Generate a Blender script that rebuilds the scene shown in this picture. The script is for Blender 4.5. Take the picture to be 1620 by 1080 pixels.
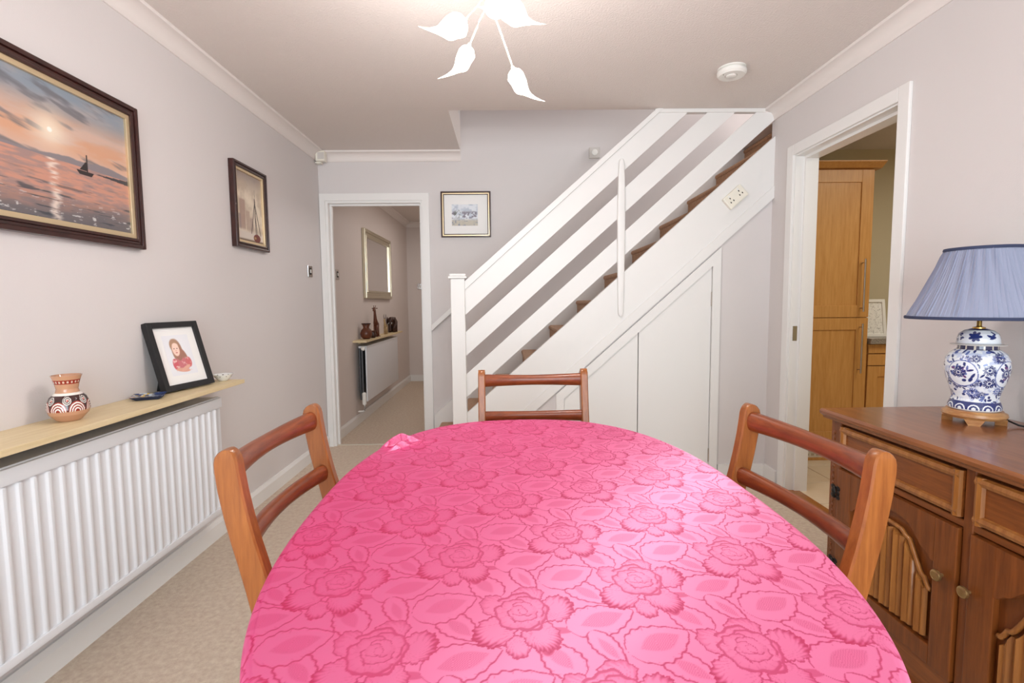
import bpy, bmesh, math, random
import numpy as np
from mathutils import Vector, Matrix

random.seed(7)
for o in list(bpy.data.objects):
    bpy.data.objects.remove(o)
SC = bpy.context.scene
C = SC.collection

# ------------------------------------------------------------------ camera
CAM_H, F_PX, PITCH, YAW, ROLL = 1.189, 788.0, 0.0781, 0.0130, -0.0098
cp, sp, cy, sy = math.cos(PITCH), math.sin(PITCH), math.cos(YAW), math.sin(YAW)
fwd = Vector((sy * cp, cy * cp, -sp)); rgt = Vector((cy, -sy, 0)); upv = rgt.cross(fwd)
r2 = math.cos(ROLL) * rgt + math.sin(ROLL) * upv
u2 = -math.sin(ROLL) * rgt + math.cos(ROLL) * upv
cd = bpy.data.cameras.new('camera'); cam = bpy.data.objects.new('camera', cd); C.objects.link(cam)
cd.sensor_width = 36.0; cd.lens = F_PX * 36.0 / 1620.0; cd.clip_start = 0.02
M = Matrix.Identity(4)
for i in range(3):
    M[i][0], M[i][1], M[i][2] = r2[i], u2[i], -fwd[i]
M.translation = Vector((0, 0, CAM_H))
cam.matrix_world = M
SC.camera = cam

# ------------------------------------------------------------------ room dimensions (metres)
XL, XR, YB, YS, H, YW = -1.495, 1.732, 4.126, 3.251, 2.40, -1.90   # walls, stair plane, ceiling, window wall
CV = 0.068                                                        # cornice
KX = 1.855                                                        # kitchen side of the right wall
SLOPE = 0.886

# ------------------------------------------------------------------ light and exposure
vs = SC.view_settings
vs.view_transform = 'Standard'; vs.look = 'None'; vs.gamma = 1.0; vs.use_curve_mapping = False
vs.exposure = -0.36
w = bpy.data.worlds.new('world'); SC.world = w; w.use_nodes = True
bgn = w.node_tree.nodes['Background']
bgn.inputs[0].default_value = (0.75, 0.86, 1.0, 1); bgn.inputs[1].default_value = 1.0


def area(name, loc, direction, sx, sy_, power, col=(1, 1, 1)):
    l = bpy.data.lights.new(name, 'AREA'); l.shape = 'RECTANGLE'; l.size = sx; l.size_y = sy_
    l.energy = power; l.color = col
    o = bpy.data.objects.new(name, l); C.objects.link(o); o.location = loc
    o.rotation_euler = Vector(direction).to_track_quat('-Z', 'Y').to_euler()
    return o


area('patio_daylight', (0.15, YW - 0.14, 1.18), (0, 1, 0.0), 2.5, 2.1, 158, (0.84, 0.94, 1.0))
area('kitchen_fill', (3.0, 2.4, 2.34), (0, 0, -1), 0.9, 0.9, 26, (1.0, 0.94, 0.82))  # unseen lamp added to brighten the kitchen, no fitting modelled
area('hall_fill', (-0.55, 5.9, 2.34), (0, 0, -1), 0.6, 2.2, 14, (1.0, 0.93, 0.88))  # added out of view to lift the dim hall
area('landing_daylight', (2.6, 3.68, 3.9), (-0.75, 0, -1), 0.7, 0.7, 38, (0.97, 0.98, 1.0))

# ------------------------------------------------------------------ materials
def lin(r, g, b):
    f = lambda c: ((c / 255 + 0.055) / 1.055) ** 2.4 if c > 10 else c / 255 / 12.92
    return (f(r), f(g), f(b), 1.0)


def lin3(a):
    a = np.asarray(a, float) / 255.0
    return np.where(a > 0.04045, ((a + 0.055) / 1.055) ** 2.4, a / 12.92)


def mat(name, col, rough=0.5, metal=0.0, spec=0.5, coat=0.0, bump=None, var=None, emit=None, sheen=0.0, trans=0.0):
    """bump=(scale, strength, distance)  var=(scale, second colour, (sx,sy,sz) stretch)"""
    m = bpy.data.materials.new(name); m.use_nodes = True
    nt = m.node_tree; b = nt.nodes['Principled BSDF']
    b.inputs['Base Color'].default_value = col
    b.inputs['Roughness'].default_value = rough; b.inputs['Metallic'].default_value = metal
    b.inputs['Specular IOR Level'].default_value = spec; b.inputs['Coat Weight'].default_value = coat
    b.inputs['Coat Roughness'].default_value = 0.12
    b.inputs['Sheen Weight'].default_value = sheen
    b.inputs['Transmission Weight'].default_value = trans
    tc = nt.nodes.new('ShaderNodeTexCoord')
    if var:
        mp = nt.nodes.new('ShaderNodeMapping'); mp.inputs['Scale'].default_value = var[2]
        nz = nt.nodes.new('ShaderNodeTexNoise'); nz.inputs['Scale'].default_value = var[0]
        nz.inputs['Detail'].default_value = 6; nz.inputs['Roughness'].default_value = 0.65
        mx = nt.nodes.new('ShaderNodeMix'); mx.data_type = 'RGBA'
        rp = nt.nodes.new('ShaderNodeMapRange'); rp.inputs[1].default_value = 0.33; rp.inputs[2].default_value = 0.67
        nt.links.new(tc.outputs['Object'], mp.inputs[0]); nt.links.new(mp.outputs[0], nz.inputs['Vector'])
        nt.links.new(nz.outputs['Fac'], rp.inputs[0]); nt.links.new(rp.outputs[0], mx.inputs[0])
        mx.inputs[6].default_value = col; mx.inputs[7].default_value = var[1]
        nt.links.new(mx.outputs[2], b.inputs['Base Color'])
    if bump:
        n2 = nt.nodes.new('ShaderNodeTexNoise'); n2.inputs['Scale'].default_value = bump[0]; n2.inputs['Detail'].default_value = 3
        bp = nt.nodes.new('ShaderNodeBump'); bp.inputs['Strength'].default_value = bump[1]; bp.inputs['Distance'].default_value = bump[2]
        nt.links.new(tc.outputs['Object'], n2.inputs['Vector']); nt.links.new(n2.outputs['Fac'], bp.inputs['Height'])
        nt.links.new(bp.outputs[0], b.inputs['Normal'])
    if emit:
        b.inputs['Emission Color'].default_value = emit[0]; b.inputs['Emission Strength'].default_value = emit[1]
    return m


def cmat(name, rough=0.5, spec=0.5, coat=0.0, sheen=0.0, bump=None):
    """material coloured by the mesh's own 'Col' attribute (flat print, glaze, woven pattern)"""
    m = mat(name, (1, 1, 1, 1), rough, 0, spec, coat, bump, sheen=sheen)
    at = m.node_tree.nodes.new('ShaderNodeAttribute'); at.attribute_name = 'Col'
    m.node_tree.links.new(at.outputs['Color'], m.node_tree.nodes['Principled BSDF'].inputs['Base Color'])
    return m


def wood(name, c1, c2, stretch, scale=9, rough=0.4, coat=0.25, spec=0.4):
    m = mat(name, c1, rough, 0, spec, coat, var=(scale, c2, stretch))
    return m


MT = dict(
    wall=mat('wall_paint', lin(219, 213, 211), 0.75, spec=0.25, bump=(260, 0.18, 0.002)),
    hallwall=mat('hall_wall_paint', lin(222, 211, 205), 0.75, spec=0.25, bump=(260, 0.18, 0.002)),
    ceil=mat('textured_ceiling_paint', lin(226, 217, 211), 0.85, spec=0.2, bump=(120, 0.5, 0.006)),
    trim=mat('white_gloss_paint', lin(236, 234, 231), 0.28, spec=0.5),
    stairwhite=mat('cream_white_gloss_paint', lin(233, 231, 228), 0.42, spec=0.35),
    cornice=mat('cornice_paint', lin(234, 226, 221), 0.6),
    carpet=mat('beige_carpet', lin(247, 227, 203), 0.95, spec=0.1, sheen=0.3, bump=(420, 0.9, 0.010), var=(48, lin(222, 194, 168), (1, 1, 1))),
    staircarpet=mat('brown_stair_carpet', lin(200, 150, 108), 0.95, spec=0.05, sheen=0.3, bump=(700, 0.6, 0.004), var=(60, lin(168, 124, 90), (1, 1, 1))),
    radwhite=mat('white_enamel', lin(228, 229, 232), 0.35),
    cream=mat('kitchen_cream_paint', lin(214, 202, 172), 0.75, spec=0.2),
    tile=mat('cream_floor_tile', lin(226, 209, 184), 0.3, var=(5, lin(216, 196, 168), (1, 1, 1))),
    grout=mat('grout', lin(170, 150, 125), 0.9),
    oak=wood('light_oak', lin(208, 154, 88), lin(190, 134, 68), (14, 14, 1.0), 5, 0.45, 0.1),
    granite=mat('speckled_worktop', lin(178, 168, 154), 0.25, var=(160, lin(70, 62, 58), (1, 1, 1))),
    steel=mat('brushed_steel', lin(196, 190, 182), 0.3, 1.0),
    chrome=mat('chrome', lin(210, 210, 210), 0.12, 1.0),
    brass=mat('brass', lin(205, 165, 90), 0.25, 1.0),
    teak_v=wood('teak_post', lin(162, 96, 42), lin(132, 72, 28), (16, 16, 1.2), 6, 0.38, 0.3),
    teak_h=wood('teak_rail', lin(142, 70, 32), lin(112, 50, 22), (1.2, 16, 16), 6, 0.35, 0.3),
    seat=mat('brown_seat_fabric', lin(120, 92, 70), 0.9, bump=(500, 0.4, 0.002)),
    sb_h=wood('sideboard_wood', lin(142, 80, 34), lin(108, 56, 20), (14, 1.0, 14), 5, 0.38, 0.25),
    sb_v=wood('sideboard_upright_wood', lin(132, 72, 28), lin(100, 50, 16), (14, 14, 1.0), 5, 0.4, 0.2),
    sb_t=wood('sideboard_top_wood', lin(150, 90, 46), lin(120, 66, 30), (12, 1.0, 12), 5, 0.3, 0.5),
    sb_l=wood('sideboard_highlight_wood', lin(166, 108, 52), lin(132, 78, 32), (14, 14, 1.0), 5, 0.38, 0.2),  # paler tan for mouldings and carving, their highlights put into the colour
    knobm=mat('antique_brass', lin(168, 138, 92), 0.35, 0.85),
    black_iron=mat('blackened_iron', lin(36, 32, 30), 0.4, 0.6),
    mahog=mat('dark_mahogany', lin(62, 26, 20), 0.3, coat=0.3, var=(20, lin(44, 17, 13), (1, 1, 1))),
    gold=mat('gilt', lin(228, 206, 168), 0.35, 0.75),
    black=mat('black_frame', lin(26, 26, 28), 0.35),
    white=mat('white_plastic', lin(238, 236, 230), 0.35),
    cream_pl=mat('cream_plastic', lin(238, 233, 219), 0.35),
    grey_pl=mat('grey_plastic', lin(208, 202, 196), 0.5),
    dark=mat('dark_recess', lin(30, 28, 26), 0.8),
    pine=wood('pale_shelf_wood', lin(228, 209, 170), lin(216, 194, 150), (10, 0.8, 10), 6, 0.5, 0.1),
    silver=mat('champagne_silver_frame', lin(206, 196, 172), 0.28, 0.85),
    mirror=mat('mirror_glass', (0.92, 0.92, 0.92, 1), 0.02, 1.0),
    navy=mat('navy_braid', lin(48, 56, 84), 0.8),
    shade=mat('pleated_blue_fabric', lin(142, 148, 170), 0.85, sheen=0.2),
    rosewood=wood('turned_base_wood', lin(196, 150, 96), lin(160, 104, 60), (3, 3, 12), 8, 0.35, 0.3),
    carved=wood('carved_reddish_wood', lin(112, 62, 38), lin(84, 42, 24), (8, 8, 2), 12, 0.4, 0.2),
    carved2=wood('carved_dark_wood', lin(70, 40, 28), lin(52, 28, 20), (8, 8, 2), 12, 0.4, 0.2),
    figure=mat('pale_carved_wood', lin(176, 148, 108), 0.5),
    porcelain=mat('white_glaze', lin(236, 236, 232), 0.15, coat=0.4),
    clay=mat('clay', lin(196, 138, 100), 0.5),
    glow=mat('lit_frosted_glass', lin(255, 246, 232), 0.4, emit=((1.0, 0.93, 0.80, 1), 4.0)),
    stem=mat('cream_metal_stem', lin(226, 214, 190), 0.35, 0.3),
    grey_rad=mat('grey_steel_pipe', lin(90, 92, 96), 0.4, 0.6),
    cloth=cmat('rose_damask_cloth', 0.6, 0.2),
    print_=cmat('printed_picture', 0.45, 0.4, 0.15),
    glaze=cmat('painted_glaze', 0.12, 0.5, 0.5),
    mount=mat('white_picture_mount', lin(243, 241, 238), 0.7),
    strip=mat('pale_metal_strip', lin(226, 216, 200), 0.4, 0.4),
)

# the satin weave: weft threads run across the cloth and give a directional lustre
nt = MT['cloth'].node_tree
an = nt.nodes.new('ShaderNodeBsdfAnisotropic'); an.inputs['Color'].default_value = (1.0, 0.70, 0.94, 1)
an.inputs['Roughness'].default_value = 0.66; an.inputs['Anisotropy'].default_value = 0.68
tv = nt.nodes.new('ShaderNodeCombineXYZ'); tv.inputs[0].default_value = -0.70; tv.inputs[1].default_value = 1.0
ms = nt.nodes.new('ShaderNodeMixShader')
at_ = next(n_ for n_ in nt.nodes if n_.type == 'ATTRIBUTE')        # ground weave is glossier than the figure
sc_ = nt.nodes.new('ShaderNodeSeparateColor'); mr_ = nt.nodes.new('ShaderNodeMapRange')
mr_.inputs[1].default_value = 0.005; mr_.inputs[2].default_value = 0.036; mr_.inputs[3].default_value = 0.08; mr_.inputs[4].default_value = 0.46
nt.links.new(at_.outputs['Color'], sc_.inputs[0]); nt.links.new(sc_.outputs[1], mr_.inputs[0]); nt.links.new(mr_.outputs[0], ms.inputs[0])
nt.links.new(tv.outputs[0], an.inputs['Tangent'])
nt.links.new(nt.nodes['Principled BSDF'].outputs[0], ms.inputs[1]); nt.links.new(an.outputs[0], ms.inputs[2])
nt.links.new(ms.outputs[0], nt.nodes['Material Output'].inputs['Surface'])

# ------------------------------------------------------------------ mesh helpers
def box(bm, x0, x1, y0, y1, z0, z1, r=0.0, seg=2):
    vs_ = [bm.verts.new(p) for p in ((x0, y0, z0), (x1, y0, z0), (x1, y1, z0), (x0, y1, z0),
                                     (x0, y0, z1), (x1, y0, z1), (x1, y1, z1), (x0, y1, z1))]
    fs = [bm.faces.new([vs_[i] for i in f]) for f in ((3, 2, 1, 0), (4, 5, 6, 7), (0, 1, 5, 4), (1, 2, 6, 5), (2, 3, 7, 6), (3, 0, 4, 7))]
    if r > 0:
        es = list({e for f in fs for e in f.edges})
        bmesh.ops.bevel(bm, geom=es, offset=r, segments=seg, affect='EDGES', profile=0.6)


def prism(bm, poly, axis, a, b):
    """poly: 2-D points; axis 'y': (x,z) pts extruded in y; 'x': (y,z); 'z': (x,y)"""
    def P(p, t):
        return (p[0], t, p[1]) if axis == 'y' else ((t, p[0], p[1]) if axis == 'x' else (p[0], p[1], t))
    v0 = [bm.verts.new(P(p, a)) for p in poly]; v1 = [bm.verts.new(P(p, b)) for p in poly]
    n = len(poly)
    fs = [bm.faces.new(v0), bm.faces.new(v1[::-1])]
    for i in range(n):
        fs.append(bm.faces.new((v0[i], v1[i], v1[(i + 1) % n], v0[(i + 1) % n])))
    bmesh.ops.recalc_face_normals(bm, faces=fs)


def lathe(bm, prof, n=32, cx=0, cy_=0, z0=0, cap=True):
    rings = []
    for r, z in prof:
        rings.append([bm.verts.new((cx + r * math.cos(2 * math.pi * i / n), cy_ + r * math.sin(2 * math.pi * i / n), z0 + z)) for i in range(n)])
    for a, b in zip(rings, rings[1:]):
        for i in range(n):
            bm.faces.new((a[i], a[(i + 1) % n], b[(i + 1) % n], b[i]))
    if cap:
        bm.faces.new(rings[0][::-1]); bm.faces.new(rings[-1])


def plank(bm, pts, secs, A, B, ch=0.0035):
    """sweep a chamfered rectangle"""
    rings = []
    a, b = Vector(A), Vector(B)
    for p, (wa, wb) in zip(pts, secs):
        c = min(ch, wa * 0.45, wb * 0.45)
        rings.append([bm.verts.new(Vector(p) + a * x + b * y) for x, y in ((wa, -wb + c), (wa, wb - c), (wa - c, wb), (-wa + c, wb), (-wa, wb - c), (-wa, -wb + c), (-wa + c, -wb), (wa - c, -wb))])
    fs = []
    for r0, r1 in zip(rings, rings[1:]):
        for i in range(8):
            fs.append(bm.faces.new((r0[i], r0[(i + 1) % 8], r1[(i + 1) % 8], r1[i])))
    fs.append(bm.faces.new(rings[0][::-1])); fs.append(bm.faces.new(rings[-1]))
    bmesh.ops.recalc_face_normals(bm, faces=fs)


def sweep(bm, pts, secs, A, B, n=12, power=2.0, cap=True):
    """sweep a (super)ellipse: secs = (half-width along A, half-width along B); A, B fixed axes or per-point lists"""
    rings = []
    for k, (p, (wa, wb)) in enumerate(zip(pts, secs)):
        a = Vector(A[k] if isinstance(A, list) else A); b = Vector(B[k] if isinstance(B, list) else B)
        ring = []
        for i in range(n):
            t = 2 * math.pi * (i + 0.5) / n
            c, s = math.cos(t), math.sin(t)
            ca = math.copysign(abs(c) ** (2 / power), c); sa = math.copysign(abs(s) ** (2 / power), s)
            ring.append(bm.verts.new(Vector(p) + a * wa * ca + b * wb * sa))
        rings.append(ring)
    fs = []
    for r0, r1 in zip(rings, rings[1:]):
        for i in range(n):
            fs.append(bm.faces.new((r0[i], r0[(i + 1) % n], r1[(i + 1) % n], r1[i])))
    if cap:
        fs.append(bm.faces.new(rings[0][::-1])); fs.append(bm.faces.new(rings[-1]))
    bmesh.ops.recalc_face_normals(bm, faces=fs)


def tube(bm, pts, r, n=8):
    pts = [Vector(p) for p in pts]
    A, B = [], []
    for i, p in enumerate(pts):
        d = (pts[min(i + 1, len(pts) - 1)] - pts[max(i - 1, 0)]).normalized()
        ref = Vector((0, 0, 1)) if abs(d.z) < 0.9 else Vector((1, 0, 0))
        a = d.cross(ref).normalized(); A.append(a); B.append(d.cross(a).normalized())
    rs = r if isinstance(r, list) else [r] * len(pts)
    sweep(bm, pts, [(q, q) for q in rs], A, B, n)


def ball(bm, c, rx, ry, rz, u=12, v=8):
    m = Matrix.Translation(c) @ Matrix.Diagonal((rx, ry, rz, 1))
    bmesh.ops.create_uvsphere(bm, u_segments=u, v_segments=v, radius=1, matrix=m)


def mk(name, bm, material, smooth=False):
    me = bpy.data.meshes.new(name)
    if isinstance(bm, bpy.types.Mesh):
        me = bm
    else:
        bm.to_mesh(me); bm.free()
    o = bpy.data.objects.new(name, me); C.objects.link(o)
    m = MT[material] if isinstance(material, str) else material
    me.materials.append(m)
    if smooth:
        me.polygons.foreach_set('use_smooth', [True] * len(me.polygons))
        if smooth != 'all':
            me.set_sharp_from_angle(angle=math.radians(38))
    return o


def NB():
    return bmesh.new()


def struct(name, bm, material, parent=None, smooth=False):
    o = mk(name, bm, material, smooth)
    if parent is None:
        o['kind'] = 'structure'
    else:
        o.parent = parent
    return o


def sempty(name):
    o = bpy.data.objects.new(name, None); C.objects.link(o); o['kind'] = 'structure'
    return o


def tag(o, label, cat, group=None):
    o['label'] = label; o['category'] = cat
    if group:
        o['group'] = group
    return o


def thing(name, label, cat, loc=(0, 0, 0), rotz=0.0, group=None):
    o = bpy.data.objects.new(name, None); C.objects.link(o)
    o.location = loc; o.rotation_euler = (0, 0, rotz); o.empty_display_size = 0.05
    return tag(o, label, cat, group)


def part(parent, name, bm, material, smooth=False, world=True, label=None):
    """world=True: bm holds world coordinates and the thing has no rotation"""
    base = parent
    off = Vector((0, 0, 0))
    while base is not None:
        off += Vector(base.location); base = base.parent
    if not isinstance(bm, bpy.types.Mesh):
        if world:
            bmesh.ops.translate(bm, verts=bm.verts, vec=-off)
    elif world:
        bm.transform(Matrix.Translation(-off))
    o = mk(name, bm, material, smooth); o.parent = parent
    if label:
        o['label'] = label
    return o


def copy_tree(o, parent=None):
    c = o.copy(); C.objects.link(c); c.parent = parent
    for ch in list(o.children):
        copy_tree(ch, c)
    return c


def bx(*a, r=0.0, seg=2):
    bm = NB(); box(bm, *a, r=r, seg=seg); return bm


def grid_mesh(name, P, col, keep=None):
    """P: (nv, nu, 3) points, col: (nv, nu, 3) linear colours -> coloured quad mesh"""
    nv, nu = P.shape[:2]
    idx = np.arange(nv * nu).reshape(nv, nu)
    q = np.stack([idx[:-1, :-1], idx[:-1, 1:], idx[1:, 1:], idx[1:, :-1]], -1).reshape(-1, 4)
    P = P.reshape(-1, 3); col = col.reshape(-1, 3)
    if keep is not None:
        k = keep.reshape(-1); q = q[k[q].all(1)]
        used = np.zeros(len(P), bool); used[q.ravel()] = True
        rm = np.cumsum(used) - 1; q = rm[q]; P = P[used]; col = col[used]
    return quads_mesh(name, P, q, col)


def quads_mesh(name, P, q, col):
    me = bpy.data.meshes.new(name)
    me.vertices.add(len(P)); me.vertices.foreach_set('co', np.ascontiguousarray(P, np.float32).ravel())
    me.loops.add(q.size); me.loops.foreach_set('vertex_index', np.ascontiguousarray(q, np.int32).ravel())
    me.polygons.add(len(q)); me.polygons.foreach_set('loop_start', np.arange(0, q.size, 4, dtype=np.int32))
    me.update(calc_edges=True)
    at = me.color_attributes.new('Col', 'FLOAT_COLOR', 'POINT')
    c4 = np.ones((len(P), 4), np.float32); c4[:, :3] = col
    at.data.foreach_set('color', c4.ravel())
    me.validate()
    return me


def sstep(a, b, x):
    t = np.clip((x - a) / (b - a), 0, 1); return t * t * (3 - 2 * t)


def vnoise(x, y, seed=0):
    """smooth value noise on arrays"""
    xi, yi = np.floor(x).astype(int), np.floor(y).astype(int)
    xf, yf = x - xi, y - yi
    h = lambda a, b: (np.abs(np.sin(a * 127.1 + b * 311.7 + seed * 74.7) * 43758.5453) % 1.0)
    u, v = xf * xf * (3 - 2 * xf), yf * yf * (3 - 2 * yf)
    return (h(xi, yi) * (1 - u) + h(xi + 1, yi) * u) * (1 - v) + (h(xi, yi + 1) * (1 - u) + h(xi + 1, yi + 1) * u) * v


def fbm(x, y, seed=0, n=4):
    t, a, s = 0, 0.5, 0
    for i in range(n):
        t = t + a * vnoise(x * 2 ** i, y * 2 ** i, seed + i); s += a; a *= 0.5
    return t / s


def mixc(a, b, t):
    return a * (1 - t[..., None]) + b * t[..., None]


# ================================================================== SETTING
# ---- floors
struct('floor', bx(XL - 0.1, KX - 0.06, YW, YB + 0.02, -0.06, 0.0), 'carpet')
struct('floor_hall', bx(XL - 0.1, 0.3, YB + 0.02, 7.75, -0.06, 0.0), 'carpet')
struct('trim_1', bx(-1.44, -0.66, YB + 0.015, YB + 0.04, 0.0, 0.006, r=0.002), 'strip')
kf = struct('floor_kitchen', bx(KX - 0.06, 4.6, 0.6, YB, -0.06, -0.004), 'grout')
tile_me = None
for i in range(7):
    for j in range(10):
        x0, y0 = KX - 0.055 + i * 0.336, 0.78 + j * 0.336
        if y0 + 0.33 > YB:
            continue
        if tile_me is None:
            o = struct('tile', bx(0, 0.33, 0, 0.33, -0.004, 0.003, r=0.0015, seg=1), 'tile', kf); tile_me = o.data
        else:
            o = bpy.data.objects.new('tile', tile_me); C.objects.link(o); o.parent = kf
        o.location = (x0, y0, 0)
struct('trim_2', bx(KX - 0.13, KX - 0.04, 2.225, 3.0, 0.0, 0.008, r=0.002), 'sb_l')

# ---- walls
struct('wall_left', bx(XL - 0.12, XL, YW - 0.1, YB, 0, H + 0.2), 'wall')
bm = NB()                                                        # back wall with the hall doorway
T = YB + 0.11
DX0, DX1, DZ = -1.455, -0.655, 2.03
box(bm, XL - 0.12, DX0, YB, T, 0, 4.7); box(bm, DX0, DX1, YB, T, DZ, 4.7); box(bm, DX1, 3.3, YB, T, 0, 4.7)
struct('wall_back', bm, 'wall')
KY0, KY1, KZ = 2.20, 3.03, 2.06                                   # kitchen doorway
bm = NB()
box(bm, XR, KX, YW - 0.1, KY0, 0, H + 0.2); box(bm, XR, KX, KY0, KY1, KZ, H + 0.2); box(bm, XR, KX, KY1, YS + 0.03, 0, H + 0.2)
box(bm, XR, KX, YS + 0.03, YB, 0, 1.80)
struct('wall_right', bm, 'wall')
bm = NB()                                                        # wall behind the camera with the patio opening
box(bm, XL - 0.12, -1.15, YW - 0.1, YW, 0, H + 0.2); box(bm, 1.45, KX, YW - 0.1, YW, 0, H + 0.2)
box(bm, -1.15, 1.45, YW - 0.1, YW, 2.25, H + 0.2); box(bm, -1.15, 1.45, YW - 0.1, YW, 0, 0.10)
struct('wall_behind', bm, 'wall')
win = sempty('window_1')
bm = NB()
for a in ((-1.15, -1.09), (0.12, 0.18), (1.39, 1.45)):
    box(bm, a[0], a[1], YW - 0.09, YW - 0.03, 0.10, 2.25, r=0.004)
box(bm, -1.15, 1.45, YW - 0.09, YW - 0.03, 0.10, 0.16, r=0.004); box(bm, -1.15, 1.45, YW - 0.09, YW - 0.03, 2.19, 2.25, r=0.004)
struct('window_frame', bm, 'white', win)
# ---- hall, kitchen and stairwell enclosure
struct('wall_hall_left', bx(-1.60, -1.478, T, 7.75, 0, H + 0.1), 'hallwall')
struct('wall_hall_far', bx(-1.60, 0.4, 7.62, 7.75, 0, H + 0.1), 'hallwall')
struct('wall_hall_right', bx(-0.10, 0.0, T, 7.62, 0, H + 0.1), 'hallwall')
struct('ceiling_hall', bx(-1.60, 0.0, T, 7.75, H, H + 0.1), 'ceil')
struct('wall_kitchen_far', bx(KX, 4.6, YB - 0.01, YB + 0.05, 0, H), 'cream')
struct('wall_kitchen_right', bx(4.5, 4.6, 0.6, YB, 0, H), 'cream')
struct('wall_kitchen_near', bx(KX, 4.6, 0.5, 0.6, 0, H), 'cream')
struct('ceiling_kitchen', bx(KX, 4.6, 0.5, YB, H, H + 0.08), 'ceil')
WX = -0.345
bm = NB()                                                        # upper stairwell walls
box(bm, WX - 0.1, WX, YS, YB, H + 0.25, 4.7); box(bm, WX - 0.1, 3.3, YS - 0.1, YS, H + 0.25, 4.7); box(bm, 3.2, 3.3, YS, YB, 2.6, 4.7)
struct('wall_landing', bm, 'wall')
struct('ceiling_landing', bx(WX - 0.1, 3.3, YS - 0.1, YB, 4.6, 4.7), 'ceil')
struct('floor_landing', bx(2.12, 3.3, YS, YB, 2.50, 2.60), 'staircarpet')
# ---- ceiling with the stairwell opening
bm = NB()
box(bm, XL - 0.12, KX, YW - 0.1, YS, H, H + 0.25); box(bm, XL - 0.12, WX, YS, YB, H, H + 0.25)
struct('ceiling', bm, 'ceil')


def cove(bm, runs):
    for axis, poly, a, b in runs:
        prism(bm, poly, axis, a, b)


def cprof(s):  # cove profile measured from the wall/ceiling corner; s = +1 grows toward +axis
    pts = [(0, 0), (CV + 0.004, 0), (CV + 0.004, -0.006)]
    for k in range(7):
        t = k / 6 * math.pi / 2
        pts.append((CV - (CV - 0.012) * math.sin(t), -0.012 - (CV - 0.012) * (1 - math.cos(t)) * 0.95))
    pts.append((0.006, -CV - 0.004)); pts.append((0, -CV - 0.004))
    return [(s * p, H + z) for p, z in pts]


for n, (axis, poly, a, b) in enumerate((
        ('y', [(XL + p, z) for p, z in cprof(1)], YW, YB),
        ('x', [(YB + p, z) for p, z in cprof(-1)], XL, WX),
        ('y', [(XR + p, z) for p, z in cprof(-1)], YW, YS))):
    bm = NB(); prism(bm, poly, axis, a, b); struct('trim_%d' % (3 + n), bm, 'cornice', smooth=True)
bm = NB(); prism(bm, [(-1.478 + p, z) for p, z in cprof(1)], 'y', T, 7.62); struct('trim_6', bm, 'cornice', smooth=True)
bm = NB(); prism(bm, [(7.62 + p, z) for p, z in cprof(-1)], 'x', -1.478, -0.1); struct('trim_7', bm, 'cornice', smooth=True)


def skirt_y(name, x, s, y0, y1):
    bm = NB(); prism(bm, [(x, 0), (x + s * 0.018, 0), (x + s * 0.018, 0.075), (x + s * 0.008, 0.095), (x, 0.095)], 'y', y0, y1)
    struct(name, bm, 'trim')


skirt_y('baseboard_left', XL, 1, YW, YB)
skirt_y('baseboard_right', XR, -1, YW, KY0 - 0.06)
skirt_y('baseboard_hall', -1.478, 1, T, 7.62)
bm = NB(); box(bm, XR - 0.018, XR, KY1 + 0.06, YS, 0, 0.095); struct('baseboard_right_corner', bm, 'trim')
struct('baseboard_hall_far', bx(-1.478, -0.1, 7.602, 7.62, 0, 0.095), 'trim')

# ---- door frames
d1 = sempty('door_1')
bm = NB()
for x0, x1 in ((DX0, -1.427), (-0.681, DX1)):
    box(bm, x0, x1, YB - 0.002, T + 0.002, 0, DZ)
box(bm, -1.427, -0.681, YB - 0.002, T + 0.002, 2.003, DZ)
struct('jamb', bm, 'trim', d1)
bm = NB()
for x0, x1 in ((-1.427, -1.413), (-0.695, -0.681)):
    box(bm, x0, x1, YB + 0.045, YB + 0.075, 0, 2.003)
box(bm, -1.413, -0.695, YB + 0.045, YB + 0.075, 1.989, 2.003)
struct('door_stop', bm, 'trim', d1)


def architrave_x(y, x0, x1, z, wd, wL=None):
    out = []
    wl = wd if wL is None else wL
    for a, b, c, d in ((x0 - wl, x0, 0, z + wd), (x1, x1 + wd, 0, z + wd), (x0, x1, z, z + wd)):
        bm = NB(); box(bm, a, b, y - 0.016, y, c, d); out.append(bm)
    return out


for bm in architrave_x(YB, -1.447, -0.664, 2.022, 0.055, 0.044):
    struct('architrave', bm, 'trim', d1)
struct('strike_plate', bx(-0.6835, -0.6805, YB + 0.01, YB + 0.035, 0.30, 0.40, r=0.001), 'strip', d1)
d2 = sempty('door_2')
bm = NB()
for y0, y1 in ((KY0, 2.225), (3.0, KY1)):
    box(bm, XR - 0.002, KX + 0.004, y0, y1, 0, KZ)
box(bm, XR - 0.002, KX + 0.004, 2.225, 3.0, 2.035, KZ)
struct('jamb', bm, 'trim', d2)
bm = NB()
for y0, y1 in ((2.225, 2.24), (2.985, 3.0)):
    box(bm, XR + 0.05, KX + 0.004, y0, y1, 0, 2.035)
box(bm, XR + 0.05, KX + 0.004, 2.24, 2.985, 2.02, 2.035)
struct('door_stop', bm, 'trim', d2)
for y0, y1, z0, z1 in ((2.155, 2.217, 0, 2.105), (3.008, 3.07, 0, 2.105), (2.217, 3.008, 2.043, 2.105)):
    bm = NB(); box(bm, XR - 0.016, XR, y0, y1, z0, z1, r=0.004); struct('architrave', bm, 'trim', d2)
bm = NB(); box(bm, XR + 0.012, XR + 0.04, 2.997, 3.001, 0.94, 1.03, r=0.001); o = struct('strike_plate', bm, 'chrome', d2)
o['label'] = 'small chrome latch plate'

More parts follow.
